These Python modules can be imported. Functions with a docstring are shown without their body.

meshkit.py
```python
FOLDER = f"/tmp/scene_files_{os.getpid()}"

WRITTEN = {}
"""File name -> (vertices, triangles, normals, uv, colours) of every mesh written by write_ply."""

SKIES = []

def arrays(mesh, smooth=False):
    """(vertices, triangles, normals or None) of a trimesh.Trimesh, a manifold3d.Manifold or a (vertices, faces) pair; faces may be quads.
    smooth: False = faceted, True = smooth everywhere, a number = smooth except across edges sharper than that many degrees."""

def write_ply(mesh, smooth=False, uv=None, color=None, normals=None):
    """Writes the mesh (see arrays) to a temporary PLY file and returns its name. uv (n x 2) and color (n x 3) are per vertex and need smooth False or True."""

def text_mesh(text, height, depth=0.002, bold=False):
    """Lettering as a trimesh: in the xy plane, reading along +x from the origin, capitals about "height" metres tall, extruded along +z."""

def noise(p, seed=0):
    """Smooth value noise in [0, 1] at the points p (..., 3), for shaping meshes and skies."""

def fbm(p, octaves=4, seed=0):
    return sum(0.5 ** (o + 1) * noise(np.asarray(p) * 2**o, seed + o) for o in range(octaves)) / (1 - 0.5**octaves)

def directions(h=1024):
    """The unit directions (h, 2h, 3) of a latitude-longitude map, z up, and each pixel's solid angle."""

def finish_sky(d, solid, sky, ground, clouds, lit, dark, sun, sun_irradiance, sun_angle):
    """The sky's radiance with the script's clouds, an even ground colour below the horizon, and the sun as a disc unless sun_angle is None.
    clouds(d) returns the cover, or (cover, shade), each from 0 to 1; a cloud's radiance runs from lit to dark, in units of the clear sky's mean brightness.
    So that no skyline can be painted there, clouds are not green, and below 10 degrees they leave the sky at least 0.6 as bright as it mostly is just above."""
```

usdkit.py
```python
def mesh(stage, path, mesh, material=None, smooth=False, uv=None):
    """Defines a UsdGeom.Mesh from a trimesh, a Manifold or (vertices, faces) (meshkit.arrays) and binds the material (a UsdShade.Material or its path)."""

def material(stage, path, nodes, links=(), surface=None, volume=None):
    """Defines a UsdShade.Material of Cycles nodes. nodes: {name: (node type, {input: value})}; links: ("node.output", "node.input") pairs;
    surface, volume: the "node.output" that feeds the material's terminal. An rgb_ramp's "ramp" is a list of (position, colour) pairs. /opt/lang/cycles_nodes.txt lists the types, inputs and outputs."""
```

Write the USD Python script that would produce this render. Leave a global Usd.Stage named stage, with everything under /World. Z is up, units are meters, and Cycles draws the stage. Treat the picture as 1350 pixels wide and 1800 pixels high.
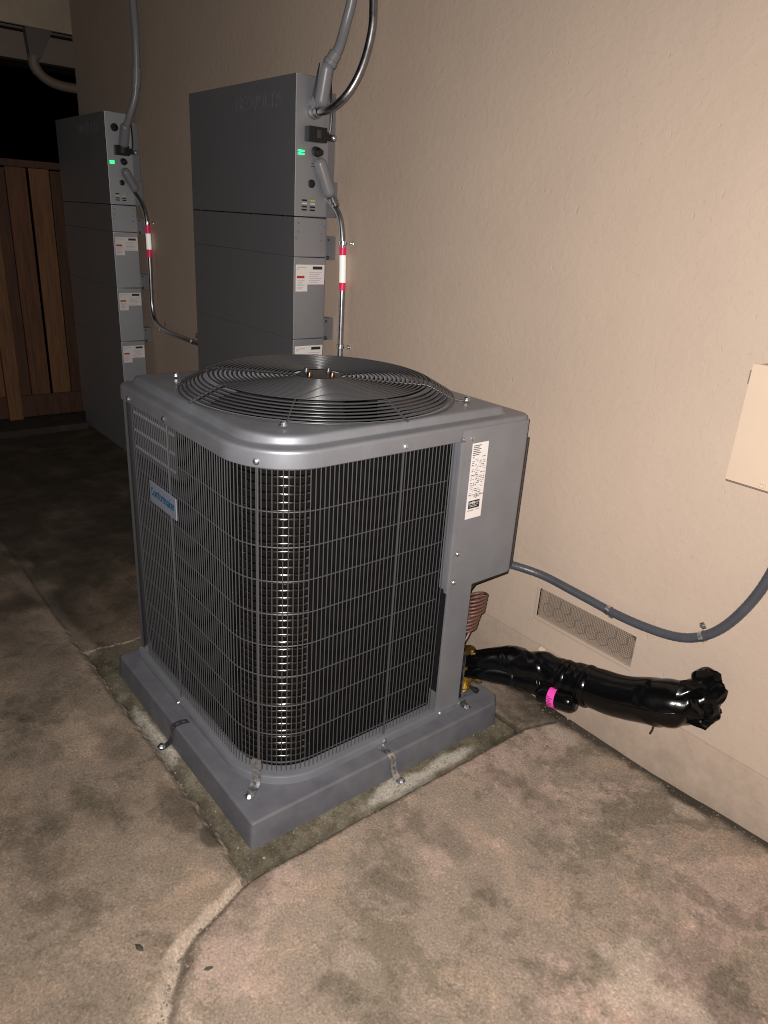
import math, random
import numpy as np
import trimesh, manifold3d as m3, usdkit, meshkit
from shapely.geometry import Polygon, box as sbox, Point
from shapely import affinity
from pxr import Usd, UsdGeom, UsdLux, UsdShade, Sdf, Gf

stage = Usd.Stage.CreateInMemory()
UsdGeom.SetStageUpAxis(stage, UsdGeom.Tokens.z)
UsdGeom.SetStageMetersPerUnit(stage, 1.0)
world = UsdGeom.Xform.Define(stage, '/World')
stage.SetDefaultPrim(world.GetPrim())
UsdGeom.Scope.Define(stage, '/World/Looks')
PI = math.pi
RNG = random.Random(7)

# ------------------------------------------------------------------ camera, sky, moon, phone flash
EYE = np.array([1.22345, -1.75461, 1.47589])
YAW, PITCH, ROLL, FPX = 50.084, 21.812, 3.623, 1275.99
ya, pt, rl = map(math.radians, (YAW, PITCH, ROLL))
FWD = np.array([-math.sin(ya) * math.cos(pt), math.cos(ya) * math.cos(pt), -math.sin(pt)])
R0 = np.array([math.cos(ya), math.sin(ya), 0]); U0 = np.cross(R0, FWD)
RGT = math.cos(rl) * R0 + math.sin(rl) * U0
UPV = -math.sin(rl) * R0 + math.cos(rl) * U0
cam = UsdGeom.Camera.Define(stage, '/World/camera')
cam.CreateHorizontalApertureAttr(36.0); cam.CreateVerticalApertureAttr(48.0)
cam.CreateFocalLengthAttr(36.0 * FPX / 1350.0)
cam.CreateClippingRangeAttr(Gf.Vec2f(0.01, 500))
cam.AddTransformOp().Set(Gf.Matrix4d(*RGT, 0, *UPV, 0, *(-FWD), 0, *EYE, 1))
EXPOSURE = 0.0
FLASH = 21.0
cam.CreateExposureAttr(EXPOSURE)

SUN_EL, SUN_AZ = math.radians(-14.0), math.radians(250.0)       # night: the sun is below the horizon
dome = UsdLux.DomeLight.Define(stage, '/World/sky')
skym = usdkit.material(stage, '/World/Looks/night_sky', {
    's': ('sky_texture', {'sky_type': 'single_scattering', 'sun_disc': False, 'sun_elevation': SUN_EL, 'sun_rotation': SUN_AZ}),
    'b': ('background_shader', {'strength': 0.004})}, [('s.color', 'b.color')], surface='b.background')
UsdShade.MaterialBindingAPI.Apply(dome.GetPrim()).Bind(skym)
moon = UsdLux.DistantLight.Define(stage, '/World/moon')
moon.CreateIntensityAttr(0.0006); moon.CreateAngleAttr(0.5); moon.CreateNormalizeAttr(True); moon.CreateColorAttr(Gf.Vec3f(1, .93, .82))
moon.AddRotateXYZOp().Set(Gf.Vec3f(40, 0, 60))
# the photograph is lit by the phone's own flash, a small lamp beside its lens
flash = UsdLux.DiskLight.Define(stage, '/World/phone_flash')
flash.CreateRadiusAttr(0.004); flash.CreateNormalizeAttr(True)
flash.CreateIntensityAttr(FLASH); flash.CreateColorAttr(Gf.Vec3f(1.0, 0.935, 0.885))
FP = EYE - 0.020 * RGT + 0.018 * UPV - 0.006 * FWD
flash.AddTransformOp().Set(Gf.Matrix4d(*RGT, 0, *UPV, 0, *(-FWD), 0, *FP, 1))

# ------------------------------------------------------------------ helpers: prims
USED = {}
def nm(parent, name):
    k = parent + '/' + name
    n = USED.get(k, 0); USED[k] = n + 1
    return k if n == 0 else f'{k}_{n:03d}'
def tag(prim, label=None, cat=None, group=None, kind=None):
    p = prim.GetPrim() if hasattr(prim, 'GetPrim') else prim
    for k, v in (('label', label), ('category', cat), ('group', group), ('kind', kind)):
        if v: p.SetCustomDataByKey(k, v)
    return p
def path_of(parent):
    return '/World' if parent is None else str(parent.GetPath())
def obj(name, mesh, mat, parent=None, smooth=35, label=None):
    if isinstance(mesh, list): mesh = trimesh.util.concatenate(mesh)
    m = usdkit.mesh(stage, nm(path_of(parent), name), mesh, MT[mat], smooth=smooth)
    p = m.GetPrim()
    if label: tag(p, label)
    return p
def thing(name, label, cat, loc=(0, 0, 0), rotz=0, group=None, kind=None):
    x = UsdGeom.Xform.Define(stage, nm('/World', name))
    x.AddTranslateOp().Set(Gf.Vec3d(*map(float, loc)))
    if rotz: x.AddRotateZOp().Set(rotz)
    tag(x, label, cat, group, kind)
    return x.GetPrim()
class At:                                     # meshes are written in world metres, then stored about the thing's base
    def __init__(s, prim, loc): s.p, s.l = prim, np.array(loc, float)
    def __call__(s, name, mesh, mat, parent=None, smooth=35, label=None):
        if isinstance(mesh, list): mesh = trimesh.util.concatenate(mesh)
        if not isinstance(mesh, trimesh.Trimesh):
            v, f, _ = meshkit.arrays(mesh); mesh = trimesh.Trimesh(v, f, process=False)
        mesh = mesh.copy(); mesh.apply_translation(-s.l)
        return obj(name, mesh, mat, parent or s.p, smooth, label)
def begin(name, label, cat, loc, group=None):
    t = thing(name, label, cat, loc, 0, group); return At(t, loc)

# ------------------------------------------------------------------ helpers: shapes
def TM(v, f): return trimesh.Trimesh(np.asarray(v, float), np.asarray(f, int), process=False)
def bx(x0, x1, y0, y1, z0, z1, b=0.0):
    if b <= 0:
        m = trimesh.creation.box(extents=(x1 - x0, y1 - y0, z1 - z0))
        m.apply_translation(((x0 + x1) / 2, (y0 + y1) / 2, (z0 + z1) / 2)); return m
    pts = []
    for sx in (0, 1):
        for sy in (0, 1):
            for sz in (0, 1):
                X, Y, Z = (x0, x1)[sx], (y0, y1)[sy], (z0, z1)[sz]
                ix, iy, iz = (b, -b)[sx], (b, -b)[sy], (b, -b)[sz]
                k = .3
                for q in ((1, 1, 0), (1, 0, 1), (0, 1, 1), (k, k, k * 1.0)):
                    pts.append((X + ix * q[0], Y + iy * q[1], Z + iz * q[2]))
    return hull(pts)
def hull(pts):
    h = m3.Manifold.hull_points(np.asarray(pts, float))
    v, f, _ = meshkit.arrays(h); return TM(v, f)
def tube(pts, r, n=10, caps=True):
    P = np.asarray(pts, float); N = len(P)
    R = np.full(N, r) if np.ndim(r) == 0 else np.asarray(r, float)
    T = np.gradient(P, axis=0); T /= np.linalg.norm(T, axis=1)[:, None]
    u = np.cross(T[0], (0, 0, 1.0));
    if np.linalg.norm(u) < 1e-3: u = np.cross(T[0], (0, 1.0, 0))
    u /= np.linalg.norm(u); V = []
    a = np.arange(n) / n * 2 * PI
    for i in range(N):
        u = u - T[i] * (u @ T[i]); u /= np.linalg.norm(u); w = np.cross(T[i], u)
        V.append(P[i] + R[i] * (np.cos(a)[:, None] * u + np.sin(a)[:, None] * w))
    V = np.vstack(V); F = []
    for i in range(N - 1):
        for j in range(n):
            k = (j + 1) % n
            F += [(i * n + j, i * n + k, (i + 1) * n + k), (i * n + j, (i + 1) * n + k, (i + 1) * n + j)]
    if caps:
        V = np.vstack([V, P[0], P[-1]]); c0, c1 = N * n, N * n + 1
        for j in range(n):
            k = (j + 1) % n
            F += [(c0, k, j), (c1, (N - 1) * n + j, (N - 1) * n + k)]
    return TM(V, F)
def spline(pts, n=40):
    from scipy.interpolate import CubicSpline, PchipInterpolator
    P = np.asarray(pts, float); d = np.r_[0, np.cumsum(np.linalg.norm(np.diff(P, axis=0), axis=1))]
    return CubicSpline(d, P)(np.linspace(0, d[-1], n))
def spl1(vals, n):
    from scipy.interpolate import PchipInterpolator
    return PchipInterpolator(np.linspace(0, 1, len(vals)), vals)(np.linspace(0, 1, n))
def torus(c, R, r, n=96, k=8):
    a = np.linspace(0, 2 * PI, n, endpoint=False); b = np.arange(k) / k * 2 * PI
    V = np.array([[(R + r * math.cos(q)) * math.cos(p) + c[0], (R + r * math.cos(q)) * math.sin(p) + c[1], c[2] + r * math.sin(q)] for p in a for q in b])
    F = []
    for i in range(n):
        for j in range(k):
            i2, j2 = (i + 1) % n, (j + 1) % k
            F += [(i * k + j, i2 * k + j, i2 * k + j2), (i * k + j, i2 * k + j2, i * k + j2)]
    return TM(V, F)
def lathe(prof, c=(0, 0, 0), axis=(0, 0, 1), n=24):
    prof = np.asarray(prof, float); a = np.arange(n) / n * 2 * PI; V = []; F = []
    for r, z in prof: V += [(max(r, 1e-5) * math.cos(t), max(r, 1e-5) * math.sin(t), z) for t in a]
    for i in range(len(prof) - 1):
        for j in range(n):
            k = (j + 1) % n
            F += [(i * n + j, i * n + k, (i + 1) * n + k), (i * n + j, (i + 1) * n + k, (i + 1) * n + j)]
    m = TM(V, F); ax = np.asarray(axis, float); ax /= np.linalg.norm(ax)
    m.apply_transform(trimesh.geometry.align_vectors((0, 0, 1), ax)); m.apply_translation(c); return m
def prism(poly, z0, z1):
    m = trimesh.creation.extrude_polygon(poly, z1 - z0, engine='earcut'); m.apply_translation((0, 0, z0)); return m
def screw(c, axis, r=.0055, h=.004):
    return lathe([(r * 1.5, 0), (r * 1.5, h * .3), (r, h * .35), (r, h), (r * .7, h * 1.3), (0, h * 1.35)], c, axis, 10)
def rrect(x0, x1, y0, y1, r):
    return sbox(x0 + r, y0 + r, x1 - r, y1 - r).buffer(r, quad_segs=10)
def plate_x(x, y0, y1, z0, z1, t=.0006, s=1):       # thin sheet on a face that looks to +x
    return bx(x, x + t, y0, y1, z0, z1)
def words(text, h, origin, right, up, depth=.0006, bold=False, width=None):
    m = meshkit.text_mesh(text, h, depth, bold)
    if width:
        w = m.bounds[1][0] - m.bounds[0][0]; m.apply_scale((width / w, 1, 1))
    r, u = np.asarray(right, float), np.asarray(up, float); M = np.eye(4)
    M[:3, 0], M[:3, 1], M[:3, 2], M[:3, 3] = r, u, np.cross(r, u), origin
    m.apply_transform(M); return m

# ------------------------------------------------------------------ materials
MT = {}
def mat(key, base, rough=.5, metal=0.0, crough=.05, var=0.0, vscale=6.0, bump=0.0, bscale=80.0, bdist=.002, spec=.5, coat=0.0, second=None, rvar=0.0, emit=None, streak=None):
    nodes = {'g': ('geometry', {}), 'p': ('principled_bsdf', {'base_color': base, 'roughness': rough, 'metallic': metal, 'specular_ior_level': spec, 'coat_weight': coat, 'coat_roughness': crough})}
    links = []
    if var > 0 or second:
        lo = second if second else tuple(c * (1 - var) for c in base)
        hi = base if second else tuple(min(1, c * (1 + var)) for c in base)
        nodes['tc'] = ('texture_coordinate', {})
        src = 'tc.object'
        if streak:
            nodes['mp'] = ('mapping', {'scale': streak}); links.append((src, 'mp.vector')); src = 'mp.vector'
        nodes['n'] = ('noise_texture', {'scale': vscale, 'detail': 6.0, 'roughness': .62})
        nodes['r'] = ('rgb_ramp', {'ramp': [(.3, lo), (.68, hi)]})
        links += [(src, 'n.vector'), ('n.fac', 'r.fac'), ('r.color', 'p.base_color')]
        if rvar:
            nodes['mr'] = ('map_range', {'from_min': .3, 'from_max': .7, 'to_min': max(.02, rough - rvar), 'to_max': rough + rvar, 'clamp': True})
            links += [('n.fac', 'mr.value'), ('mr.result', 'p.roughness')]
    if bump > 0:
        nodes['tb'] = ('texture_coordinate', {})
        nodes['bn'] = ('noise_texture', {'scale': bscale, 'detail': 4.0, 'roughness': .6})
        nodes['b'] = ('bump', {'strength': bump, 'distance': bdist})
        links += [('tb.object', 'bn.vector'), ('bn.fac', 'b.height'), ('b.normal', 'p.normal')]
    if emit:
        nodes['p'][1].update({'emission_color': emit[0], 'emission_strength': emit[1]})
    MT[key] = usdkit.material(stage, '/World/Looks/' + key, nodes, links, surface='p.BSDF')

mat('unit_paint', (.265, .275, .302), .50, metal=.52, var=.09, vscale=7, bump=.06, bscale=260, bdist=.0006, rvar=.05)
mat('cap_paint', (.24, .25, .276), .52, metal=.55, coat=.16, crough=.10, var=.09, vscale=9, bump=.05, bscale=240, bdist=.0006, rvar=.06)
mat('wire_paint', (.056, .056, .060), .42)
mat('guard_paint', (.048, .048, .051), .26)
mat('coil_black', (.006, .006, .006), .95, spec=.02, bump=.3, bscale=300)
mat('coil_tube', (.24, .228, .212), .15, metal=1.0, var=.6, vscale=140)
mat('fan_dark', (.035, .035, .038), .4)
mat('inner_dark', (.012, .012, .013), .85, spec=.1)
mat('pad_plastic', (.128, .128, .142), .62, second=(.088, .090, .108), vscale=14, bump=.3, bscale=130, bdist=.0015)
mat('galvanized', (.62, .64, .66), .34, metal=1.0, var=.25, vscale=60, rvar=.12)
mat('dark_steel', (.10, .10, .105), .4, metal=.7)
mat('brass', (.62, .44, .13), .3, metal=1.0, var=.2, vscale=30, rvar=.1)
mat('copper', (.20, .10, .065), .35, metal=1.0)
mat('brown_cable', (.13, .062, .045), .42)
mat('black_tape', (.0022, .0022, .0024), .21, spec=.30, bump=.12, bscale=34, bdist=.006)
mat('pink_tape', (.80, .06, .42), .5)
mat('black_ink', (.02, .02, .022), .6)
mat('grey_ink', (.30, .29, .30), .7)
mat('paper_white', (.74, .70, .68), .55)
mat('paper_grey', (.55, .55, .56), .55)
mat('red_ink', (.45, .03, .03), .5)
mat('logo_plate', (.19, .215, .265), .4)
mat('logo_blue', (.012, .055, .11), .4)
mat('cabinet_grey', (.425, .440, .468), .59, metal=.92, var=.03, vscale=3, bump=.05, bscale=300, bdist=.0005)
mat('cabinet_emboss', (.50, .515, .545), .58, metal=.95)
mat('bracket_grey', (.24, .245, .27), .5, metal=.6)
mat('plate_grey', (.13, .135, .145), .36, metal=.5)
mat('end_grey', (.055, .056, .060), .5)
mat('black_plastic', (.012, .012, .013), .35)
mat('led_green', (.0, .3, .12), .4, emit=((.02, 1.0, .28), 2.2))
mat('conduit_grey', (.21, .21, .225), .34, bump=.12, bscale=90)
mat('emt_metal', (.40, .40, .42), .33, metal=1.0, var=.1, vscale=30, rvar=.06)
mat('flex_grey', (.060, .064, .078), .36, var=.12, vscale=20)
mat('reflective_white', (.92, .92, .88), .4, emit=((1, .98, .92), .28))  # emission stands in for flash light thrown back by the sleeve
mat('reflective_red', (.75, .02, .10), .4, emit=((.9, .02, .12), .12))  # same emitted flash return, for the red bands
mat('yellow_ink', (.55, .45, .05), .5)
mat('box_beige', (.56, .44, .335), .5, var=.03, vscale=8)
mat('screen_tan', (.30, .235, .185), .65)
mat('net_rust', (.150, .112, .088), .7)
mat('vent_dark', (.085, .066, .053), .9, var=.3)
mat('eave_tan', (.36, .29, .215), .6, var=.14)
mat('eave_brown', (.17, .13, .105), .6, var=.1)
mat('spout_dark', (.10, .085, .075), .5)
mat('grit_stone', (.30, .25, .20), .9, second=(.08, .065, .05), vscale=60)
mat('leaf_dry', (.05, .045, .035), .8, var=.3)
mat('mortar_light', (.58, .47, .37), .8, var=.08)
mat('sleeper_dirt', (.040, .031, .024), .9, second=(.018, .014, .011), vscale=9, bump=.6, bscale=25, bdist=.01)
for i, (a, b) in enumerate([((.135, .052, .018), (.058, .021, .007)), ((.080, .031, .011), (.034, .012, .0045)), ((.19, .083, .030), (.085, .034, .012))]):
    mat(f'fence_wood_{"abc"[i]}', a, .75, second=b, vscale=5, streak=(16, 16, 1.0), bump=.35, bscale=40, bdist=.003)

def stucco(key, base, bump, light):
    """painted stucco: dashes and pits of relief, faint colour drift"""
    nodes = {'g': ('geometry', {}),
             'n1': ('noise_texture', {'scale': 1.3, 'detail': 5.0, 'roughness': .6}),
             'r1': ('rgb_ramp', {'ramp': [(.3, tuple(c * .92 for c in base)), (.7, tuple(min(1, c * 1.05) for c in base))]}),
             'n2': ('noise_texture', {'scale': 34.0, 'detail': 5.0, 'roughness': .55, 'distortion': .6}),
             'n3': ('noise_texture', {'scale': 210.0, 'detail': 3.0, 'roughness': .6}),
             'mp': ('mapping', {'rotation': (0, .7, 0), 'scale': (62, 62, 30)}),
             'v': ('noise_texture', {'scale': 1.0, 'detail': 2.0}),
             'pit': ('map_range', {'from_min': .24, 'from_max': .31, 'to_min': 0.0, 'to_max': 1.0, 'clamp': True}),
             'a1': ('math', {'math_type': 'multiply', 'value2': .28}),
             'a2': ('math', {'math_type': 'add'}),
             'a3': ('math', {'math_type': 'multiply', 'value2': .9}),
             'a4': ('math', {'math_type': 'add'}),
             'b': ('bump', {'strength': bump, 'distance': .006}),
             'p': ('principled_bsdf', {'roughness': .78, 'specular_ior_level': .22}),
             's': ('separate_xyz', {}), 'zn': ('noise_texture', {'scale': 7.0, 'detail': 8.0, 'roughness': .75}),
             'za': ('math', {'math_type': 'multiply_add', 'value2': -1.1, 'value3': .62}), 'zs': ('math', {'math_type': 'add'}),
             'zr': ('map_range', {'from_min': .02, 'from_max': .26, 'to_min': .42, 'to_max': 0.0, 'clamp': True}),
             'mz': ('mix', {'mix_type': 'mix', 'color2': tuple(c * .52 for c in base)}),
             'fn': ('noise_texture', {'scale': 58.0, 'detail': 5.0, 'roughness': .7}), 'fr': ('rgb_ramp', {'ramp': [(.30, (.90, .895, .88)), (.42, (1, 1, 1)), (.62, (1, 1, 1)), (.74, (1.06, 1.06, 1.06))]}),
             'mf': ('mix', {'mix_type': 'multiply', 'fac': 1.0})}
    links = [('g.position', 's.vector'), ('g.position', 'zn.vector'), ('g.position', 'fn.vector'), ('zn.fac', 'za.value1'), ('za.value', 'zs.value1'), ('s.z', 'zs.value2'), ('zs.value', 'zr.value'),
             ('r1.color', 'mf.color1'), ('fn.fac', 'fr.fac'), ('fr.color', 'mf.color2'), ('mf.color', 'mz.color1'), ('zr.result', 'mz.fac'), ('mz.color', 'p.base_color'), ('g.position', 'n1.vector'), ('g.position', 'n2.vector'), ('g.position', 'n3.vector'), ('n1.fac', 'r1.fac'),
             ('g.position', 'mp.vector'), ('mp.vector', 'v.vector'), ('v.fac', 'pit.value'), ('n3.fac', 'a1.value1'), ('n2.fac', 'a2.value1'), ('a1.value', 'a2.value2'),
             ('pit.result', 'a3.value1'), ('a2.value', 'a4.value1'), ('a3.value', 'a4.value2'), ('a4.value', 'b.height'), ('b.normal', 'p.normal')]
    MT[key] = usdkit.material(stage, '/World/Looks/' + key, nodes, links, surface='p.BSDF')
stucco('wall_stucco', (.49, .390, .312), .30, 1)
stucco('wall_foundation', (.455, .360, .288), .18, 1)

def concrete(key, pale, mid, dark, s1=1.7, blot=(.095, .080, .058), blotcut=(.52, .62), blotmax=.75, speck=.32, wear=(.50, .41, .33), seed=0.0):
    """old concrete: broad tone patches, grimy blots, fine grit; the vertices carry where it is worn pale ("wear") or grimy or painted darker for flash falloff ("dirt")"""
    nodes = {'g': ('geometry', {}), 'o': ('mapping', {'location': (seed, seed * .7, 0)}),
             'n1': ('noise_texture', {'scale': s1, 'detail': 10.0, 'roughness': .70, 'distortion': .15}),
             'r1': ('rgb_ramp', {'ramp': [(.38, dark), (.445, mid), (.53, mid), (.565, pale), (.75, tuple(c * 1.06 for c in pale))]}),
             'n5': ('noise_texture', {'scale': 4.3, 'detail': 12.0, 'roughness': .66, 'distortion': .25}),
             'r5': ('rgb_ramp', {'ramp': [(.39, (.66, .665, .65)), (.43, (.80, .80, .79)), (.455, (.97, .97, .97)), (.55, (1, 1, 1)), (.585, (1.14, 1.11, 1.08)), (.65, (1.20, 1.15, 1.11))]}),
             'n2': ('noise_texture', {'scale': 165.0, 'detail': 2.5, 'roughness': .75}),
             'r2': ('rgb_ramp', {'ramp': [(.34, (1 - speck,) * 3), (.46, (.97, .97, .97)), (.54, (1, 1, 1)), (.68, (1 + speck * 1.25,) * 3)]}),
             'n4': ('noise_texture', {'scale': 34.0, 'detail': 8.0, 'roughness': .78}),
             'r4': ('rgb_ramp', {'ramp': [(.33, (.72, .71, .69)), (.42, (.97, .97, .96)), (.56, (1, 1, 1)), (.68, (1.15, 1.13, 1.10))]}),
             'n3': ('noise_texture', {'scale': 2.7, 'detail': 10.0, 'roughness': .77}),
             'c3': ('map_range', {'from_min': blotcut[0], 'from_max': blotcut[1], 'to_min': 0.0, 'to_max': blotmax, 'clamp': True}),
             'm1': ('mix', {'mix_type': 'multiply', 'fac': 1.0}), 'm2': ('mix', {'mix_type': 'multiply', 'fac': 1.0}), 'm5': ('mix', {'mix_type': 'multiply', 'fac': 1.0}),
             'm3': ('mix', {'mix_type': 'mix', 'color2': blot}),
             'aw': ('attribute', {'attribute': 'wear'}), 'ad': ('attribute', {'attribute': 'dirt_and_shade'}),
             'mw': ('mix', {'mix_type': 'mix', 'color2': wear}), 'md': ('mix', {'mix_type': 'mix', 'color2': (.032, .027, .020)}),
             'b1': ('bump', {'strength': .38, 'distance': .003}), 'b2': ('bump', {'strength': .4, 'distance': .008}),
             'p': ('principled_bsdf', {'roughness': .9, 'specular_ior_level': .2})}
    links = [('g.position', 'o.vector')] + [('o.vector', f'{k}.vector') for k in ('n1', 'n2', 'n3', 'n4', 'n5')] + [
        ('n1.fac', 'r1.fac'), ('n5.fac', 'r5.fac'), ('n2.fac', 'r2.fac'), ('n4.fac', 'r4.fac'), ('r1.color', 'm5.color1'), ('r5.color', 'm5.color2'),
        ('n3.fac', 'c3.value'), ('m5.color', 'm3.color1'), ('c3.result', 'm3.fac'), ('m3.color', 'mw.color1'), ('aw.fac', 'mw.fac'),
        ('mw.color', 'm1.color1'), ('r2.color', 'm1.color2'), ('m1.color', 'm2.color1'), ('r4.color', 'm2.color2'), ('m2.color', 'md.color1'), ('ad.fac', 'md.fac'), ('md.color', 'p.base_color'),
        ('n2.fac', 'b1.height'), ('n4.fac', 'b2.height'), ('b2.normal', 'b1.normal'), ('b1.normal', 'p.normal')]
    MT[key] = usdkit.material(stage, '/World/Looks/' + key, nodes, links, surface='p.BSDF')
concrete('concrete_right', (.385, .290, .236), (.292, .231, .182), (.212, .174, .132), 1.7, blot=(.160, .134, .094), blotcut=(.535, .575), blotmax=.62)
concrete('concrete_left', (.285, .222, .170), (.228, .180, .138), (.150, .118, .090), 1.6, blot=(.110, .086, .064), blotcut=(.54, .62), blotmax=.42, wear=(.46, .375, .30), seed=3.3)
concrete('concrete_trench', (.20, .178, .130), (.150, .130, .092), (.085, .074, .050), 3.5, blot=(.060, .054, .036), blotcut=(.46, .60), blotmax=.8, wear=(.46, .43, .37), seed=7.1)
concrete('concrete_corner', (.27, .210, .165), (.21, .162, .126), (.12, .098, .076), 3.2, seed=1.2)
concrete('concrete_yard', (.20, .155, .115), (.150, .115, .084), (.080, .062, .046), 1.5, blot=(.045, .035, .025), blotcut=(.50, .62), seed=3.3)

# ------------------------------------------------------------------ the setting: pavement
WALL_X0 = -4.215
CRX = np.array([-60, -1.089, -.81, -.504, -.202, .069, .098, .134, .162, .184, .232, .268, .40, .62, 1.1, 2.2, 4, 60])
CRY = np.array([-1.15, -1.147, -1.147, -1.139, -1.137, -1.144, -1.223, -1.296, -1.348, -1.361, -1.416, -1.443, -1.54, -1.72, -2.2, -3.3, -5, -60])
xs = np.unique(np.round(np.r_[np.linspace(-60, -6, 14), np.arange(-6, -1.3, .05), np.arange(-1.3, .95, .0045), np.arange(.95, 2.2, .04), np.linspace(2.2, 60, 14)], 4))
ys = np.unique(np.round(np.r_[np.linspace(-60, -4, 14), np.arange(-4, -1.85, .06), np.arange(-1.85, .02, .0045), np.linspace(.02, 60, 12)], 4))
GX, GY = np.meshgrid(xs, ys)
P3 = np.stack([GX, GY, 0 * GX], -1)
def sstep(a, b, v): t = np.clip((v - a) / (b - a), 0, 1); return t * t * (3 - 2 * t)
w0 = (meshkit.fbm(P3 * 7, 3, 2) - .5); w1 = (meshkit.fbm(P3 * 22, 4, 3) - .5); w2 = (meshkit.fbm(P3 * 90, 3, 5) - .5)
yb = np.interp(GX, CRX, CRY) + w1 * .020 + w2 * .004 + w0 * .05 * sstep(.07, .14, GX) * (GX < 2)
slope = np.where((GX > .065) & (GX < 3), .6, 1.0)
dL = (yb - GY) * slope                                    # > 0 on the left slab
tx = GX - (.071 + w1 * .006 + w2 * .004)                  # right edge of the old trench round the pad
cy = -.173 + np.clip((GX - .069) / .055, 0, None) * .18 + w1 * .02   # corner crack up to the wall
corner = (GX < .124) & (GY > np.where(GX < .069, -.172 + w1 * .014, cy))
trench = (dL <= 0) & (tx < 0) & (~corner) & (GX > -1.10 + w1 * .03)
left = dL > 0
yard = (~left) & (~trench) & (~corner) & (tx < 0)
yard |= corner & (GX < -1.1)
corner &= GX >= -1.1
Z = .0045 * (meshkit.fbm(P3 * 3.1, 4, 9) - .5) + .0022 * (meshkit.fbm(P3 * 26, 3, 11) - .5)
near = sstep(9, 3, np.hypot(GX, GY)); Z *= near
Z += .0135 * sstep(.0, .022, dL) * near                   # the left slab stands a little higher, its edge worn round
Z += .022 * sstep(.35, .85, GX) * sstep(-1.0, .0, GY) * near   # the slab rises towards the wall on the right
dist_t = np.abs(tx); inT = (dL < .01) & (GY < -.165)
Z -= .010 * np.exp(-(dist_t / .006) ** 2) * inT
Z -= np.where(trench, .004, 0)
dcr = np.abs(GY - cy) * .3; Z -= .008 * np.exp(-(dcr / .004) ** 2) * ((GX > .06) & (GX < .13) & (GY > -.19))
dco = np.abs(GY + .172 - w1 * .014); Z -= .009 * np.exp(-(dco / .006) ** 2) * ((GX < .069) & (GX > -1.1))
Z -= .008 * np.exp(-((dL + .008) / .009) ** 2) * near * (GX > -1.1)
big = meshkit.fbm(P3 * 9, 4, 21) - .5; fin = meshkit.fbm(P3 * 42, 3, 23) - .5
def blob(x, y, rx, ry, soft=.35, k=.9):
    d = np.hypot((GX - x) / rx, (GY - y) / ry) + big * 1.5 + fin * .6
    return sstep(1 + soft, 1 - soft, d)
wear = 0 * GX
wear = np.maximum(wear, .75 * sstep(.030, .008, dL + fin * .030 + big * .035) * sstep(-.010, -.004, dL) * sstep(.03, .08, GX) * (GX < 2) * np.clip(1.0 + .9 * fin + .8 * big, .45, 1.15))
wear = np.maximum(wear, .45 * sstep(.012, .004, dL + fin * .010) * (dL > 0) * (GX > -1.1) * (GX < .07))
for x, y, rx, ry in ((.045, -.64, .030, .13), (.040, -.46, .022, .10), (-.56, -1.122, .13, .022), (-.47, -1.12, .07, .02)): wear = np.maximum(wear, .8 * blob(x, y, rx, ry) * trench)
for x, y, rx, ry, k in ((.745, -.565, .030, .05, .55), (.80, -.60, .06, .030, .6), (.84, -.585, .035, .02, .55), (.79, -.655, .045, .03, .5), (.90, -.57, .05, .025, .5), (.70, -.60, .02, .02, .4), (.30, -1.42, .10, .06, .25), (.42, -1.05, .07, .04, .22), (.585, -.055, .055, .030, .6), (.140, -.085, .060, .045, .65), (-1.45, -1.15, .5, .05, .3)): wear = np.maximum(wear, k * blob(x, y, rx, ry))
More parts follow.
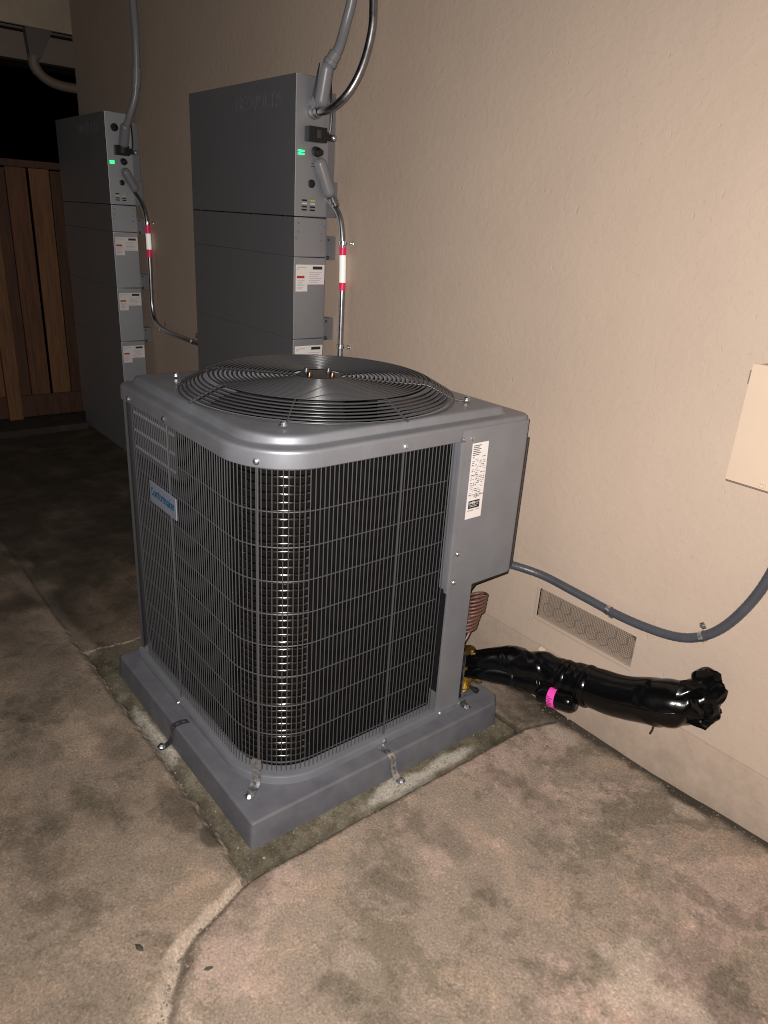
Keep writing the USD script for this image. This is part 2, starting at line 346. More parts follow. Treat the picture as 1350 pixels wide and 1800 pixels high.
dirt_and_shade = 0 * GX
dirt_and_shade = np.maximum(dirt_and_shade, .62 * sstep(.022, .002, np.abs(tx) + fin * .02) * inT * (GY > -1.16))
dirt_and_shade = np.maximum(dirt_and_shade, .55 * sstep(-.035, -.004, dL + fin * .02) * (dL <= 0) * trench)
dirt_and_shade = np.maximum(dirt_and_shade, .60 * sstep(-.034, -.010, dL + fin * .022) * sstep(-.002, -.007, dL) * (GX > .06) * (GX < 1.5))
dirt_and_shade = np.maximum(dirt_and_shade, .70 * sstep(.012, .002, dco + fin * .012) * ((GX < .09) & (GX > -1.1)))
dirt_and_shade = np.maximum(dirt_and_shade, .75 * sstep(.010, .002, dcr + fin * .008) * ((GX > .06) & (GX < .13) & (GY > -.19)))
dirt_and_shade = np.maximum(dirt_and_shade, .85 * sstep(-.045, -.012, GY + big * .05 + fin * .02) * (GY < .02) * (GX > -1.2))
dirt_and_shade = np.maximum(dirt_and_shade, np.clip(.70 * sstep(-.5, -2.2, GX) + 1.2 * big * sstep(-.7, -1.6, GX), 0, .72))  # flash falloff painted in: slabs darken leftward, blended with patchy mud
for x, y, rx, ry, k in ((.84, -.44, .10, .07, .30), (.95, -.48, .08, .06, .34), (.42, -.70, .05, .03, .22), (.28, -.66, .06, .035, .25), (.34, -.36, .07, .05, .22), (-.085, -1.165, .035, .018, .7), (-.22, -1.19, .10, .03, .45), (-.55, -1.23, .10, .05, .35), (.19, -.37, .05, .03, .3), (.05, -1.12, .06, .03, .4)): dirt_and_shade = np.maximum(dirt_and_shade, k * blob(x, y, rx, ry))
ny, nx = GX.shape
idx = np.arange(ny * nx).reshape(ny, nx)
VV = np.stack([GX, GY, Z], -1).reshape(-1, 3)
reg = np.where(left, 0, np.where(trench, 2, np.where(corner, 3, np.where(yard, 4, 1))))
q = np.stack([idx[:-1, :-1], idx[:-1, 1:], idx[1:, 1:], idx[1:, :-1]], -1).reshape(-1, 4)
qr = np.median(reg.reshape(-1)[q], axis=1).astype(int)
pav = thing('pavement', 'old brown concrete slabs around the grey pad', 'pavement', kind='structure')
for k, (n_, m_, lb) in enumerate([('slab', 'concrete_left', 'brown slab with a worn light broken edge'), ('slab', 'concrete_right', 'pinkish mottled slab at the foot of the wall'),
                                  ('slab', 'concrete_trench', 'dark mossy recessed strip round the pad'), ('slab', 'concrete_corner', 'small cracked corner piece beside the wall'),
                                  ('slab', 'concrete_yard', 'dark muddy concrete further back, flash falloff painted in')]):
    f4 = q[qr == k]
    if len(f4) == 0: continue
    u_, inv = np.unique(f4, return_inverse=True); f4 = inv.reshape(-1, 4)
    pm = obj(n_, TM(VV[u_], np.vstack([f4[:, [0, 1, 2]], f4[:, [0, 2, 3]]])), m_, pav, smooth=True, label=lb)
    for an, av in (('wear', wear), ('dirt_and_shade', dirt_and_shade)):
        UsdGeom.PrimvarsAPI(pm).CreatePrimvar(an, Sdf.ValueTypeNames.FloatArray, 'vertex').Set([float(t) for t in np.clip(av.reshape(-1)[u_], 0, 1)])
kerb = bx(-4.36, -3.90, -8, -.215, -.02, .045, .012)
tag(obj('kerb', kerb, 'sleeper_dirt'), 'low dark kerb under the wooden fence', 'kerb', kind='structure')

# ------------------------------------------------------------------ house wall, with the foundation and its vent
w = begin('house_wall', 'long tan stucco house wall with a low vent near the ground', 'wall', (0, 0, 0))
VX0, VX1, VZ0, VZ1 = -.058, .300, .298, .402
H = 3.6; T = .18
w('stucco_panel', [bx(WALL_X0, 7, .0, T, VZ1, H), bx(WALL_X0, VX0, .0, T, .203, VZ1), bx(VX1, 7, .0, T, .203, VZ1), bx(VX0, VX1, .0, T, .203, VZ0)], 'wall_stucco', smooth=False)
w('foundation', bx(WALL_X0 + .004, 6.99, .006, T - .004, -.1, .2005), 'wall_foundation', smooth=False)
w('weep_screed', bx(WALL_X0, 7, .0018, .03, .2008, .2027), 'eave_brown', smooth=False)
# vent: a recessed opening behind fine painted screen, a crumpled hexagon net over it
vent = w('vent', bx(VX0 - .0, VX1, .05, .06, VZ0, VZ1), 'vent_dark', smooth=False, label='low screened foundation vent painted over in tan')
S = []
n = 62
for i in range(n + 1):
    x = VX0 + (VX1 - VX0) * i / n
    if x > VX1 - .030: z1 = VZ1 - (x - (VX1 - .03)) * .75 - .002
    else: z1 = VZ1 - .002
    S.append(bx(x - .0011, x + .0011, .006, .0078, VZ0 + .001, z1))
for i in range(18):
    z = VZ0 + .003 + (VZ1 - VZ0 - .006) * i / 17
    S.append(bx(VX0, VX1 - max(0, (z - VZ1 + .022)) * 1.3, .0082, .0098, z - .0010, z + .0010))
w('vent_screen', S, 'screen_tan', vent, smooth=False)
HX = []
hs = .024
for i in range(-1, 10):
    for j in range(-1, 5):
        cx = VX0 + .02 + i * hs * 1.732 + (j % 2) * hs * .866; cz = VZ0 + .005 + j * hs * 1.5
        pts = [(cx + hs * math.sin(k * PI / 3) * 1.0, .003 + .0015 * math.sin(cx * 90 + k), cz + hs * math.cos(k * PI / 3)) for k in range(4)]
        pts = [(a, b, c) for a, b, c in pts if VX0 + .002 < a < VX1 - .002 and VZ0 + .002 < c < VZ1 - .01]
        if len(pts) >= 2: HX.append(tube(pts, .0013, 5))
w('hex_net', HX, 'net_rust', vent, smooth=False)
w('vent_sill', [bx(VX0 - .012, VX1 + .004, -.002, .02, VZ0 - .012, VZ0 - .0005, .003), bx(VX0 - .012, VX0, -.0015, .02, VZ0, VZ1 + .004, .002)], 'wall_foundation', vent, smooth=False)
# lumps of old patching plaster and a drip on the paint
rr = np.random.default_rng(5)
def smear(pts, wd, th, nrm_y=-.0):
    P = spline(pts, 24); top, bot = [], []
    out = []
    for i in range(len(P) - 1):
        a, b = P[i], P[i + 1]; w0 = wd * (.6 + .7 * rr.random()); d = np.array([b[2] - a[2], 0, -(b[0] - a[0])]); d = d / max(np.linalg.norm(d), 1e-6)
        c = (a + b) / 2
        out.append(hull([a + d * w0, a - d * w0, b + d * w0, b - d * w0, c + np.array([0, -th, 0]) + d * w0 * .4, c + np.array([0, -th, 0]) - d * w0 * .4]))
    return out
w('plaster_drip', smear([(.336, .0012, .625), (.352, .0012, .597), (.356, .0012, .572), (.345, .0012, .535), (.342, .0012, .505), (.348, .0012, .45), (.353, .0012, .415)], .0042, .0018), 'wall_foundation', smooth=False, label='pale drip of old plaster')
w('plaster_patch', [hull([(-.05, .004, .172), (-.022, .004, .199), (-.004, .004, .196), (-.012, .004, .168), (-.03, -.002, .185), (-.016, -.002, .182)])], 'mortar_light', smooth=False)

# ------------------------------------------------------------------ wooden fence at the far end
FX = -4.2
f = begin('wood_fence', 'dark brown board fence closing the end of the side yard', 'fence', (FX, -1.5, 0))
yv = -.10; k = 0
while yv > -3.6:
    wd = .128 + RNG.uniform(-.006, .006)
    zt = 1.655 + RNG.uniform(-.008, .008)
    f('board', bx(FX - .012 + RNG.uniform(-.002, .002), FX + .006, yv - wd, yv, .10, zt, .002), f'fence_wood_{"abc"[(k * 7 + 1) % 3]}')
    f('board', bx(FX - .029, FX - .0125, yv - wd - .070, yv + .026, .10, zt - .01, .002), f'fence_wood_{"ac"[k % 2]}', label='recessed board behind the gap')
    yv -= wd + .005 + .012 * (k % 2); k += 1
f('rail', bx(FX - .05, FX + .022, -3.8, -.06, 1.657, 1.70, .004), 'fence_wood_b', label='flat cap rail')
f('rail', bx(FX + .007, FX + .024, -3.8, -.06, .055, .205, .003), 'fence_wood_b', label='kick board along the bottom')
for y in (-.62, -2.4): f('post', bx(FX + .007, FX + .05, y - .045, y + .045, .046, 1.655, .004), 'fence_wood_c')

# ------------------------------------------------------------------ eave beyond the wall's end, with its downspout
EX = -4.35
e = begin('patio_roof', 'dim tan eave over the fence with an elbowed downspout', 'roof', (EX, -1, 2.3))
e('fascia', bx(EX - .03, EX, -4, 2.5, 2.468, 2.72, .004), 'eave_tan')
e('beam', bx(EX - .14, EX - .05, -4, 2.5, 2.288, 2.440, .004), 'eave_brown')
e('soffit', bx(EX - 1.6, EX - .031, -4, 2.5, 2.452, 2.464), 'spout_dark', smooth=False)
e('roof_deck', hull([(EX + .04, -4, 2.725), (EX + .04, 2.5, 2.725), (EX + .04, -4, 2.76), (EX + .04, 2.5, 2.76), (EX - 2, -4, 3.3), (EX - 2, 2.5, 3.3), (EX - 2, -4, 3.34), (EX - 2, 2.5, 3.34)]), 'spout_dark', smooth=False)
ex = EX + .004
e('drop_outlet', hull([(EX - .045, -.245, 2.462), (EX - .045, -.085, 2.462), (EX + .02, -.245, 2.462), (EX + .02, -.085, 2.462), (EX - .045, -.232, 2.30), (EX - .045, -.168, 2.30), (EX + .018, -.232, 2.30), (EX + .018, -.168, 2.30)]), 'spout_dark', label='dark tapered gutter outlet')
sp = [(EX - .01, -.205, 2.31), (EX - .01, -.205, 2.26), (EX - .01, -.185, 2.228), (EX - .01, .05, 2.165), (EX - .01, .30, 2.10)]
e('downspout', tube(spline(sp, 30), .030, 12), 'eave_brown')
e('elbow', tube(spline(sp[:3], 8), .034, 12), 'eave_brown')

# ------------------------------------------------------------------ equipment pad
PX0, PX1, PY0, PY1, PH = -.914, 0.0, -1.092, -.176, .076
pl = rrect(PX0, PX1, PY0, PY1, .006)
def loft(loops, closed_top=False, closed_bot=False):
    n = len(loops[0]); V = np.vstack(loops); F = []
    for i in range(len(loops) - 1):
        for j in range(n):
            k = (j + 1) % n
            F += [(i * n + j, i * n + k, (i + 1) * n + k), (i * n + j, (i + 1) * n + k, (i + 1) * n + j)]
    if closed_top:
        V = np.vstack([V, loops[-1].mean(0)]); c = len(V) - 1; b = (len(loops) - 1) * n
        F += [(b + j, b + (j + 1) % n, c) for j in range(n)]
    if closed_bot:
        V = np.vstack([V, loops[0].mean(0)]); c = len(V) - 1
        F += [((j + 1) % n, j, c) for j in range(n)]
    return TM(V, F)
def ring(poly, c, n, z, a0=0.0):
    """n points of the outline, one along each ray from c"""
    from shapely.geometry import LineString
    ext = poly.exterior; out = []
    P = np.array(ext.coords)[:-1]; Q = np.roll(P, -1, 0)
    for i in range(n):
        t = a0 + 2 * PI * i / n; d = np.array([math.cos(t), math.sin(t)])
        A = P - c; E = Q - P
        den = d[0] * E[:, 1] - d[1] * E[:, 0]
        with np.errstate(divide='ignore', invalid='ignore'):
            s = (A[:, 0] * E[:, 1] - A[:, 1] * E[:, 0]) / den
            u = (A[:, 0] * d[1] - A[:, 1] * d[0]) / den
        ok = (np.abs(den) > 1e-12) & (u >= -1e-9) & (u <= 1 + 1e-9) & (s > 0)
        out.append(np.r_[c + d * s[ok].max(), z])
    return np.array(out)
pd = begin('equipment_pad', 'square blue-grey plastic pad under the air conditioner', 'pad', ((PX0 + PX1) / 2, (PY0 + PY1) / 2, 0))
pc = np.array([(PX0 + PX1) / 2, (PY0 + PY1) / 2])
def padloop(ins, z, r):
    P = rrect(PX0 + ins, PX1 - ins, PY0 + ins, PY1 - ins, max(r, .002))
    if True: P = P.difference(Polygon([(PX1 + .1 - ins, PY1 - .034 - ins), (PX1 - ins, PY1 - .034 - ins), (PX1 - .034 - ins, PY1 - ins), (PX1 - .034 - ins, PY1 + .1), (PX1 + .1, PY1 + .1)]))
    return ring(P, pc, 480, z)
pd('slab', loft([padloop(.0, -.02, .004), padloop(.0, .0, .004), padloop(.004, PH - .007, .005), padloop(.0055, PH - .003, .007), padloop(.009, PH - .0005, .01), padloop(.013, PH, .012)], True), 'pad_plastic', smooth=40)

# ------------------------------------------------------------------ the air conditioner
X0, X1, Y0, Y1 = -.890, -.057, -1.036, -.163
YG, YL, ZB = -.430, -.331, .511
CX, CY = (X0 + X1) / 2, -.605
ac = begin('air_conditioner', 'square grey outdoor air conditioner with wire grille and round fan guard', 'air conditioner', (CX, CY, PH))
RC, RL = .175, .045
def outline(ins):            # path of the grille: left side post -> front -> round corner -> right face to the panel
    x0, x1, y0, r = X0 + ins, X1 - ins, Y0 + ins, RC - ins
    pts = []
    rl_ = max(RL - ins, .006)
    for a in np.linspace(PI, 1.5 * PI, 13): pts.append((x0 + rl_ + rl_ * math.cos(a), y0 + rl_ + rl_ * math.sin(a)))
    pts.insert(0, (x0, Y1 - .06))
    for x in np.linspace(x0 + rl_, x1 - r, 30)[1:-1]: pts.append((x, y0))
    for a in np.linspace(-PI / 2, 0, 19): pts.append((x1 - r + r * math.cos(a), y0 + r + r * math.sin(a)))
    for y in np.linspace(y0 + r, YG, 16)[1:]: pts.append((x1, y))
    return np.array(pts)
def along(path, step, start, stop):
    d = np.r_[0, np.cumsum(np.linalg.norm(np.diff(path, axis=0), axis=1))]
    s = np.arange(start, min(stop, d[-1]), step)
    return s, np.stack([np.interp(s, d, path[:, 0]), np.interp(s, d, path[:, 1])], 1), d
# base pan
def body(ins, back=0.0):
    b = rrect(X0 + ins, X1 - ins, Y0 + ins, Y1 - ins - back, max(.03 - ins * .3, .012))
    r = RC - ins; c1 = (X1 - ins - r, Y0 + ins + r)
    b = b.difference(sbox(c1[0], Y0 - 1, X1 + 1, c1[1]).difference(Point(c1).buffer(r, quad_segs=24)))
    r = max(RL - ins, .012); c1 = (X0 + ins + r, Y0 + ins + r)
    return b.difference(sbox(X0 - 1, Y0 - 1, c1[0], c1[1]).difference(Point(c1).buffer(r, quad_segs=16)))
bp = body(-.004)
bp = bp.difference(sbox(-.34, YL + .004, .1, .1))
ac('base_pan', [prism(bp, PH, PH + .021)], 'unit_paint')
lip = bp.buffer(-.002).difference(bp.buffer(-.016)); lip = lip.intersection(sbox(-2, -2, 2, YG + .02))
ac('base_lip', [prism(g, PH + .021, PH + .027) for g in getattr(lip, 'geoms', [lip])], 'unit_paint')
# coil: black finned wall behind the grille, tubes running round it
co = outline(.036); ci = outline(.058)
cl = Polygon(np.vstack([co, ci[::-1]]))
ac('coil', prism(cl, PH + .028, .958), 'coil_black', smooth=30)
_r = RC - .0345; _a = np.linspace(math.radians(-82), math.radians(-8), 20)      # only round the bend are the tubes bared between the fins
tp = np.stack([X1 - RC + _r * np.cos(_a), Y0 + RC + _r * np.sin(_a)], 1)
for i in range(40):
    z = .118 + i * .0207
    P = np.c_[tp, np.full(len(tp), z)]
    ac('coil_tube', tube(P, .0042, 8), 'coil_tube', smooth=True)
# inside: back wall and the compressor shadowed below
ac('back_panel', [bx(X0 + .06, -.36, YL - .06, YL - .055, PH + .03, .955), bx(X0 + .004, X0 + .010, Y0 + RC, Y1, PH + .022, .955)], 'inner_dark')
ac('compressor', lathe([(.0, .36), (.06, .355), (.085, .32), (.085, .13), (.07, .10)], (CX, CY, 0), n=28), 'fan_dark')
# grille
gp = outline(.014)
D = np.r_[0, np.cumsum(np.linalg.norm(np.diff(gp, axis=0), axis=1))]
s0 = (Y1 - .06) - (Y0 + RL) + .085
s, Q, _ = along(gp, .0127, s0, D[-1] - .004)
ZT_, ZB_ = .9565, PH + .030
for i, (x, y) in enumerate(Q):
    j = RNG.uniform(-.0006, .0006)
    ac('grille_wire', tube([(x + j, y - j, ZB_), (x, y, .5), (x - j, y + j, ZT_ - .006)], .00138, 6), 'wire_paint')
gi = outline(.0175); gi = gi[gi[:, 1] < YG - .006]
gi = gi[13:]
for z in [.948] + [.1315 + .0892 * i for i in range(9)]:
    ac('grille_hoop', tube(np.c_[gi, np.full(len(gi), z)], .0016, 6), 'wire_paint')
def tie(x, y, ox, oy):
    nx_, ny_ = ox, oy
    ac('tie_rod', tube([(x + ox * .0, y + oy * .0, PH + .012), (x, y, .5), (x, y, .960)], .0028, 8), 'wire_paint')
AX, AY = X1 - RC + .600 * (RC - .006), Y0 + RC - .80 * (RC - .006)
TIES = [(-.545, Y0 + .006, 0, -1), (AX, AY, .60, -.80), (X1 - .006, -.628, 1, 0)]
for t in TIES: tie(t[0], t[1] , t[2], t[3])
# left post at the far front corner, perforated end plate behind the wires below the cap
lp = outline(.004); lpi = outline(.012)
sel = slice(1, 9)
ac('corner_post', prism(Polygon(np.vstack([lp[sel], lpi[sel][::-1]])), PH + .02, .958), 'fan_dark')
xA, xB = -.795, -.512
pp = []
for zz in (.928, .876, .826):
    for i in range(22):
        x = xA + .006 + i * .0127
        pp.append(hull([(x - .0022 + dx_, Y0 + .0165, zz + dz_) for dx_, dz_ in ((0, -.006), (.0030, -.006), (-.002, .006), (.001, .006))] + [(x, Y0 + .0130, zz - .003), (x - .0012, Y0 + .0130, zz + .004)]))
ep = ac('end_plate', bx(xA, xB, Y0 + .0165, Y0 + .018, .806, .957), 'end_grey', smooth=30, label='louvred plate behind the grille wires')
ac('louvre_row', pp, 'plate_grey', ep, smooth=30)
# service panel (control box) and the leg under it
cb = Polygon([(X1 + .0016, YG), (X1 + .0016, Y1 - .020), (X1 - .004, Y1 - .006), (X1 - .02, Y1 + .0016), (-.42, Y1 + .0016), (-.42, YG)])
ac('service_panel', [prism(cb, ZB, .984)], 'unit_paint', smooth=25)
ac('panel_flange', [bx(X1 - .012, X1 + .004, YG - .006, YG + .010, ZB - .006, .953, .0025)], 'unit_paint')
ac('panel_edge', [bx(X1 - .012, X1 - .003, Y1 - .002, Y1 + .004, ZB + .01, .93, .001)], 'dark_steel')
ac('corner_leg', [bx(X1 - .010, X1 - .0015, YG + .004, YL, PH + .003, ZB - .001, .0015), bx(X1 - .06, X1 - .011, YL - .006, YL - .001, PH + .022, ZB - .002)], 'unit_paint', smooth=25)
ac('box_underside', [hull([(X1 - .005, YL + .002, ZB - .002), (X1 - .005, YL + .03, ZB - .002), (X1 - .005, YL + .002, ZB - .026), (X1 - .035, YL + .002, ZB - .002), (X1 - .035, YL + .03, ZB - .002), (X1 - .035, YL + .002, ZB - .026)]), bx(-.42, X1 - .006, YL, Y1 - .006, ZB - .012, ZB - .001)], 'black_plastic', smooth=False)
ac('valve_panel', [bx(-.36, X1 - .012, YL - .03, YL - .026, PH + .022, ZB - .002)], 'inner_dark', smooth=False)
# cap: skirt, shoulder, ridge, flat top, fan throat
cc = np.array([CX, CY]); NR = 384
def cl_(ins, z, back=0.0): return ring(body(ins, back), cc, NR, z)
def circ(r, z): return np.array([(CX + r * math.cos(2 * PI * i / NR), CY + r * math.sin(2 * PI * i / NR), z) for i in range(NR)])
RT = .372; ZTOP = 1.021
loops = [cl_(.010, .9545), cl_(.0008, .9545), cl_(.0, .956), cl_(.0, .988), cl_(.0010, .9935), cl_(.0040, .9968), cl_(.0085, .9980), cl_(.012, .9984),
         cl_(.030, .9995, .03), cl_(.0325, 1.0005, .032), cl_(.0345, 1.004, .034), cl_(.0375, 1.0130, .036), cl_(.0395, 1.0172, .038), cl_(.0430, 1.0198, .04), cl_(.049, 1.0208, .042), cl_(.054, ZTOP, .043)]
mid = circ(RT + .004, ZTOP)
loops += [loops[-1] * .5 + mid * .5, mid, circ(RT, ZTOP + .004), circ(RT - .006, ZTOP + .002), circ(RT - .010, ZTOP - .02), circ(RT - .012, .90)]
ac('top_cap', loft(loops), 'cap_paint', smooth=32)
# fan guard: concentric rings, flat on top and sloping down outside, on eight spokes
ZG = 1.064
rings = []
r = .078
while r < .312: rings.append((r, ZG + .002 * (1 - r / .31))); r += .0126
for k in range(1, 8):
    t = k / 7.0; rings.append((.3115 + t * (.384 - .3115), ZG - t * (ZG - ZTOP - .004)))
for rr_, zz in rings: ac('guard_ring', torus((CX, CY, zz), rr_, .0022, 120, 7), 'guard_paint', smooth=True)
for k in range(8):
    a = k * PI / 4 + .0; ca, sa = math.cos(a), math.sin(a)
    ext = .424 if k % 2 else .392
    P = [(CX + ca * .06, CY + sa * .06, ZG - .004), (CX + ca * .300, CY + sa * .300, ZG - .0045), (CX + ca * .314, CY + sa * .314, ZG - .008), (CX + ca * .386, CY + sa * .386, ZTOP + .004), (CX + ca * ext, CY + sa * ext, ZTOP + .003)]
    wdt = .0024 if k % 2 else .0036
    ac('guard_spoke', tube(P, wdt, 8), 'guard_paint', smooth=60)
    if k % 2: ac('guard_screw', screw((CX + ca * .420, CY + sa * .420, ZTOP + .0045), (0, 0, 1), .0075, .008), 'galvanized')
ac('motor_mount', lathe([(.0, ZG + .002), (.058, ZG + .001), (.066, ZG - .004), (.066, ZG - .010), (.0, ZG - .012)], (CX, CY, 0), n=40), 'fan_dark')
ac('fan_motor', lathe([(.0, ZG - .012), (.07, ZG - .014), (.076, ZG - .03), (.076, .90), (.06, .885), (0, .88)], (CX, CY, 0), n=36), 'fan_dark')
for k in range(4):
    a = k * PI / 2 + .35
    ac('motor_bolt', lathe([(.008, 0), (.008, .006), (.006, .012), (.0, .013)], (CX + .045 * math.cos(a), CY + .045 * math.sin(a), ZG + .001), n=10), 'copper' if k in (0, 3) else 'dark_steel')
# fan blades
for k in range(4):
    a0 = k * PI / 2 + .5; V = []; F = []
    nr, na = 10, 8
    for i in range(nr):
        rr_ = .07 + (.345 - .07) * i / (nr - 1)
        for j in range(na):
            t = j / (na - 1) - .5; ang = a0 + t * (1.05 + .25 * i / nr) + .2 * i / nr
            V.append((CX + rr_ * math.cos(ang), CY + rr_ * math.sin(ang), .925 - t * .085 + .01 * math.cos(t * 5)))
    for i in range(nr - 1):
        for j in range(na - 1):
            p0 = i * na + j; F += [(p0, p0 + na, p0 + na + 1), (p0, p0 + na + 1, p0 + 1)]
    b = TM(V, F); b2 = b.copy(); b2.apply_translation((0, 0, -.003)); b2.invert()
    ac('fan_blade', [b, b2], 'fan_dark', smooth=True)
ac('fan_hub', lathe([(0, .95), (.08, .945), (.085, .93), (.085, .90), (0, .895)], (CX, CY, 0), n=30), 'fan_dark')
# screws
for y, z in ((-.399, .9585), (-.429, .9585), (-.409, .626), (-.413, .538)): ac('screw', screw((X1 + (.0018 if y > -.42 and z > .9 else .0042), y, z), (1, 0, 0)), 'galvanized')
BX_, BY_ = X1 - RC + .60 * RC, Y0 + RC - .80 * RC
for (x, y, z, ox, oy) in ((X1 + .004, -.412, .088, 1, 0), (X1 + .0045, -.63, .086, 1, 0), (X1 - .001, -.352, .087, 1, 0), (X1 + .0005, -.628, .968, 1, 0), (-.545, Y0 - .0005, .968, 0, -1), (-.545, Y0 - .0045, .086, 0, -1), (-.79, Y0 - .0005, .968, 0, -1), (BX_, BY_, .968, .60, -.80)):
    ac('screw', screw((x, y, z), (ox, oy, 0)), 'galvanized')
# name plate
np_ = ac('name_plate', bx(-.660, -.486, Y0 - .0045, Y0 - .0005, .704, .766, .0015), 'logo_plate', label='pale plate with blue lettering')
ac('lettering', words('Comfortmaker', .022, (-.650, Y0 - .0046, .728), (1, 0, 0), (0, 0, 1), .0008, True, width=.154), 'logo_blue', np_, smooth=False)
# data label on the service panel, its print as small bars
LY0, LY1, LZ0, LZ1 = -.394, -.333, .726, .944
xl = X1 + .0019
dl = ac('data_label', bx(xl, xl + .0006, LY0, LY1, LZ0, LZ1), 'paper_white', smooth=False, label='tall white data label full of small print')
pr = []; gr = []
xp = xl + .0007
def bar(y0, y1, z0, z1, lst): lst.append(bx(xp, xp + .0003, y0, y1, z0, z1))
z = LZ1 - .006
for i in range(6):
    bar(LY0 + .004, LY0 + .034 - .006 * (i % 2), z - .0021, z, pr); z -= .0052
z -= .002
for i in range(20):
    y = LY0 + .003 + .003 * RNG.random()
    while y < LY1 - .008:
        wd = RNG.uniform(.004, .013)
        if RNG.random() < .62: bar(y, min(y + wd, LY1 - .004), z - .0019, z, pr if RNG.random() < .5 else gr)
        y += wd + RNG.uniform(.002, .006)
    z -= .0054
    if i % 5 == 4: bar(LY0 + .003, LY1 - .004, z + .0014, z + .0019, gr); z -= .0016
ac('print', pr, 'black_ink', dl, smooth=False); ac('print', gr, 'grey_ink', dl, smooth=False)
cz = LZ0 + .066
tor = lathe([(.0062, 0), (.0062, .0004), (.0052, .0004), (.0052, 0)], (xp, LY0 + .033, cz), (1, 0, 0), 24)
ac('mark', [tor, words('UL', .0058, (xp, LY0 + .0295, cz - .0028), (0, 1, 0), (0, 0, 1), .0004), words('c', .004, (xp, LY0 + .0225, cz - .004), (0, 1, 0), (0, 0, 1), .0004), words('us', .004, (xp, LY0 + .0405, cz - .004), (0, 1, 0), (0, 0, 1), .0004), words('LISTED', .0030, (xp, LY0 + .0462, cz + .0008), (0, 1, 0), (0, 0, 1), .0004)], 'black_ink', dl, smooth=False)
ac('badge', bx(xp, xp + .0004, LY0 + .007, LY0 + .050, LZ0 + .030, LZ0 + .053), 'black_ink', dl, smooth=False)
ac('badge_print', [words('AHRI', .0062, (xp + .0005, LY0 + .010, LZ0 + .0435), (0, 1, 0), (0, 0, 1), .0003, True), words('CERTIFIED', .0038, (xp + .0005, LY0 + .0268, LZ0 + .0445), (0, 1, 0), (0, 0, 1), .0003), bx(xp + .0005, xp + .0008, LY0 + .010, LY0 + .046, LZ0 + .0395, LZ0 + .0403), bx(xp + .0005, xp + .0008, LY0 + .011, LY0 + .040, LZ0 + .035, LZ0 + .0362)], 'paper_white', dl, smooth=False)
ac('print', [bx(xp, xp + .0003, LY0 + .006, LY0 + .030, LZ0 + .0225, LZ0 + .0255), bx(xp, xp + .0003, LY0 + .036, LY0 + .052, LZ0 + .0235, LZ0 + .0258)], 'grey_ink', dl, smooth=False)
# service valves
def valve(x, y, z, s, lab):
    v = ac('service_valve', [lathe([(.0, -.045), (.012, -.045), (.012, -.03), (.0165, -.028), (.0165, .012), (.012, .016), (.012, .034), (.017, .036), (.017, .05), (0, .052)], (x, y, z), (0, 0, 1), 8),
                             lathe([(.011, 0), (.011, .03), (.016, .03), (.016, .045), (.0, .046)], (x, y, z), (.45, .9, 0), 8)], 'brass', smooth=30, label=lab)
    ac('valve_cap', lathe([(.0, 0), (.006, 0), (.006, .022), (.009, .024), (.009, .036), (0, .038)], (x + .01, y, z - .02), (1, .1, 0), 10), 'black_plastic', v)
valve(-.098, -.262, .196, 1, 'upper brass service valve'); valve(-.094, -.262, .130, 1, 'lower brass service valve')
ac('valve_bracket', [bx(-.16, -.078, -.300, -.222, PH + .004, .1, .002), bx(-.16, -.078, -.300, -.296, .1, .25)], 'galvanized', smooth=False)

# ------------------------------------------------------------------ hold-down straps on the pad
def strap(label, pts, wdir, wd, holes, bolt, baxis, dull='galvanized', loc=None):
    P = spline(pts, 30) if len(pts) > 3 else np.asarray(pts, float)
    loc = P[-1]
    t = begin('hold_down_strap', label, 'strap', loc, 'perforated straps holding the unit down')
    wv = np.asarray(wdir, float); wv /= np.linalg.norm(wv)
    d = np.r_[0, np.cumsum(np.linalg.norm(np.diff(P, axis=0), axis=1))]
    V = []; F = []
    # a slotted strip: two rails with bridges between the slots
    segs = []
    n = 64; ss = np.linspace(0, d[-1], n); PP = np.stack([np.interp(ss, d, P[:, i]) for i in range(3)], 1)
    TT = np.gradient(PP, axis=0); TT /= np.linalg.norm(TT, axis=1)[:, None]
    th = .0014
    def strip(u0, u1, i0, i1):
        W = []
        for i in range(i0, i1 + 1):
            nn = np.cross(TT[i], wv); nn /= np.linalg.norm(nn)
            for u in (u0, u1):
                for s_ in (0, 1): W.append(PP[i] + wv * u * wd + nn * th * s_)
        fs = []
        for i in range(i1 - i0):
            a = i * 4; b = a + 4
            for p_, q_ in ((0, 1), (1, 3), (3, 2), (2, 0)): fs += [(a + p_, a + q_, b + q_), (a + p_, b + q_, b + p_)]
        e_ = (i1 - i0) * 4
        fs += [(0, 2, 3), (0, 3, 1), (e_, e_ + 1, e_ + 3), (e_, e_ + 3, e_ + 2)]
        return TM(W, fs)
    M = [strip(-.5, -.15, 0, n - 1), strip(.15, .5, 0, n - 1)]
    for i in range(0, n - 20, 8): M.append(strip(-.15, .15, i, i + 4))
    M.append(strip(-.15, .15, n - 18, n - 1))
    t('strip', M, dull, smooth=False)
    if bolt is not None:
        t('washer', lathe([(0, 0), (.012, 0), (.012, .0016), (0, .0017)], bolt, baxis, 16), 'galvanized')
        t('bolt', lathe([(.0085, .0017), (.0085, .008), (.006, .0095), (0, .010)], bolt, baxis, 6), 'galvanized', smooth=20)
cx_, cy_ = BX_ - .002, BY_ + .002
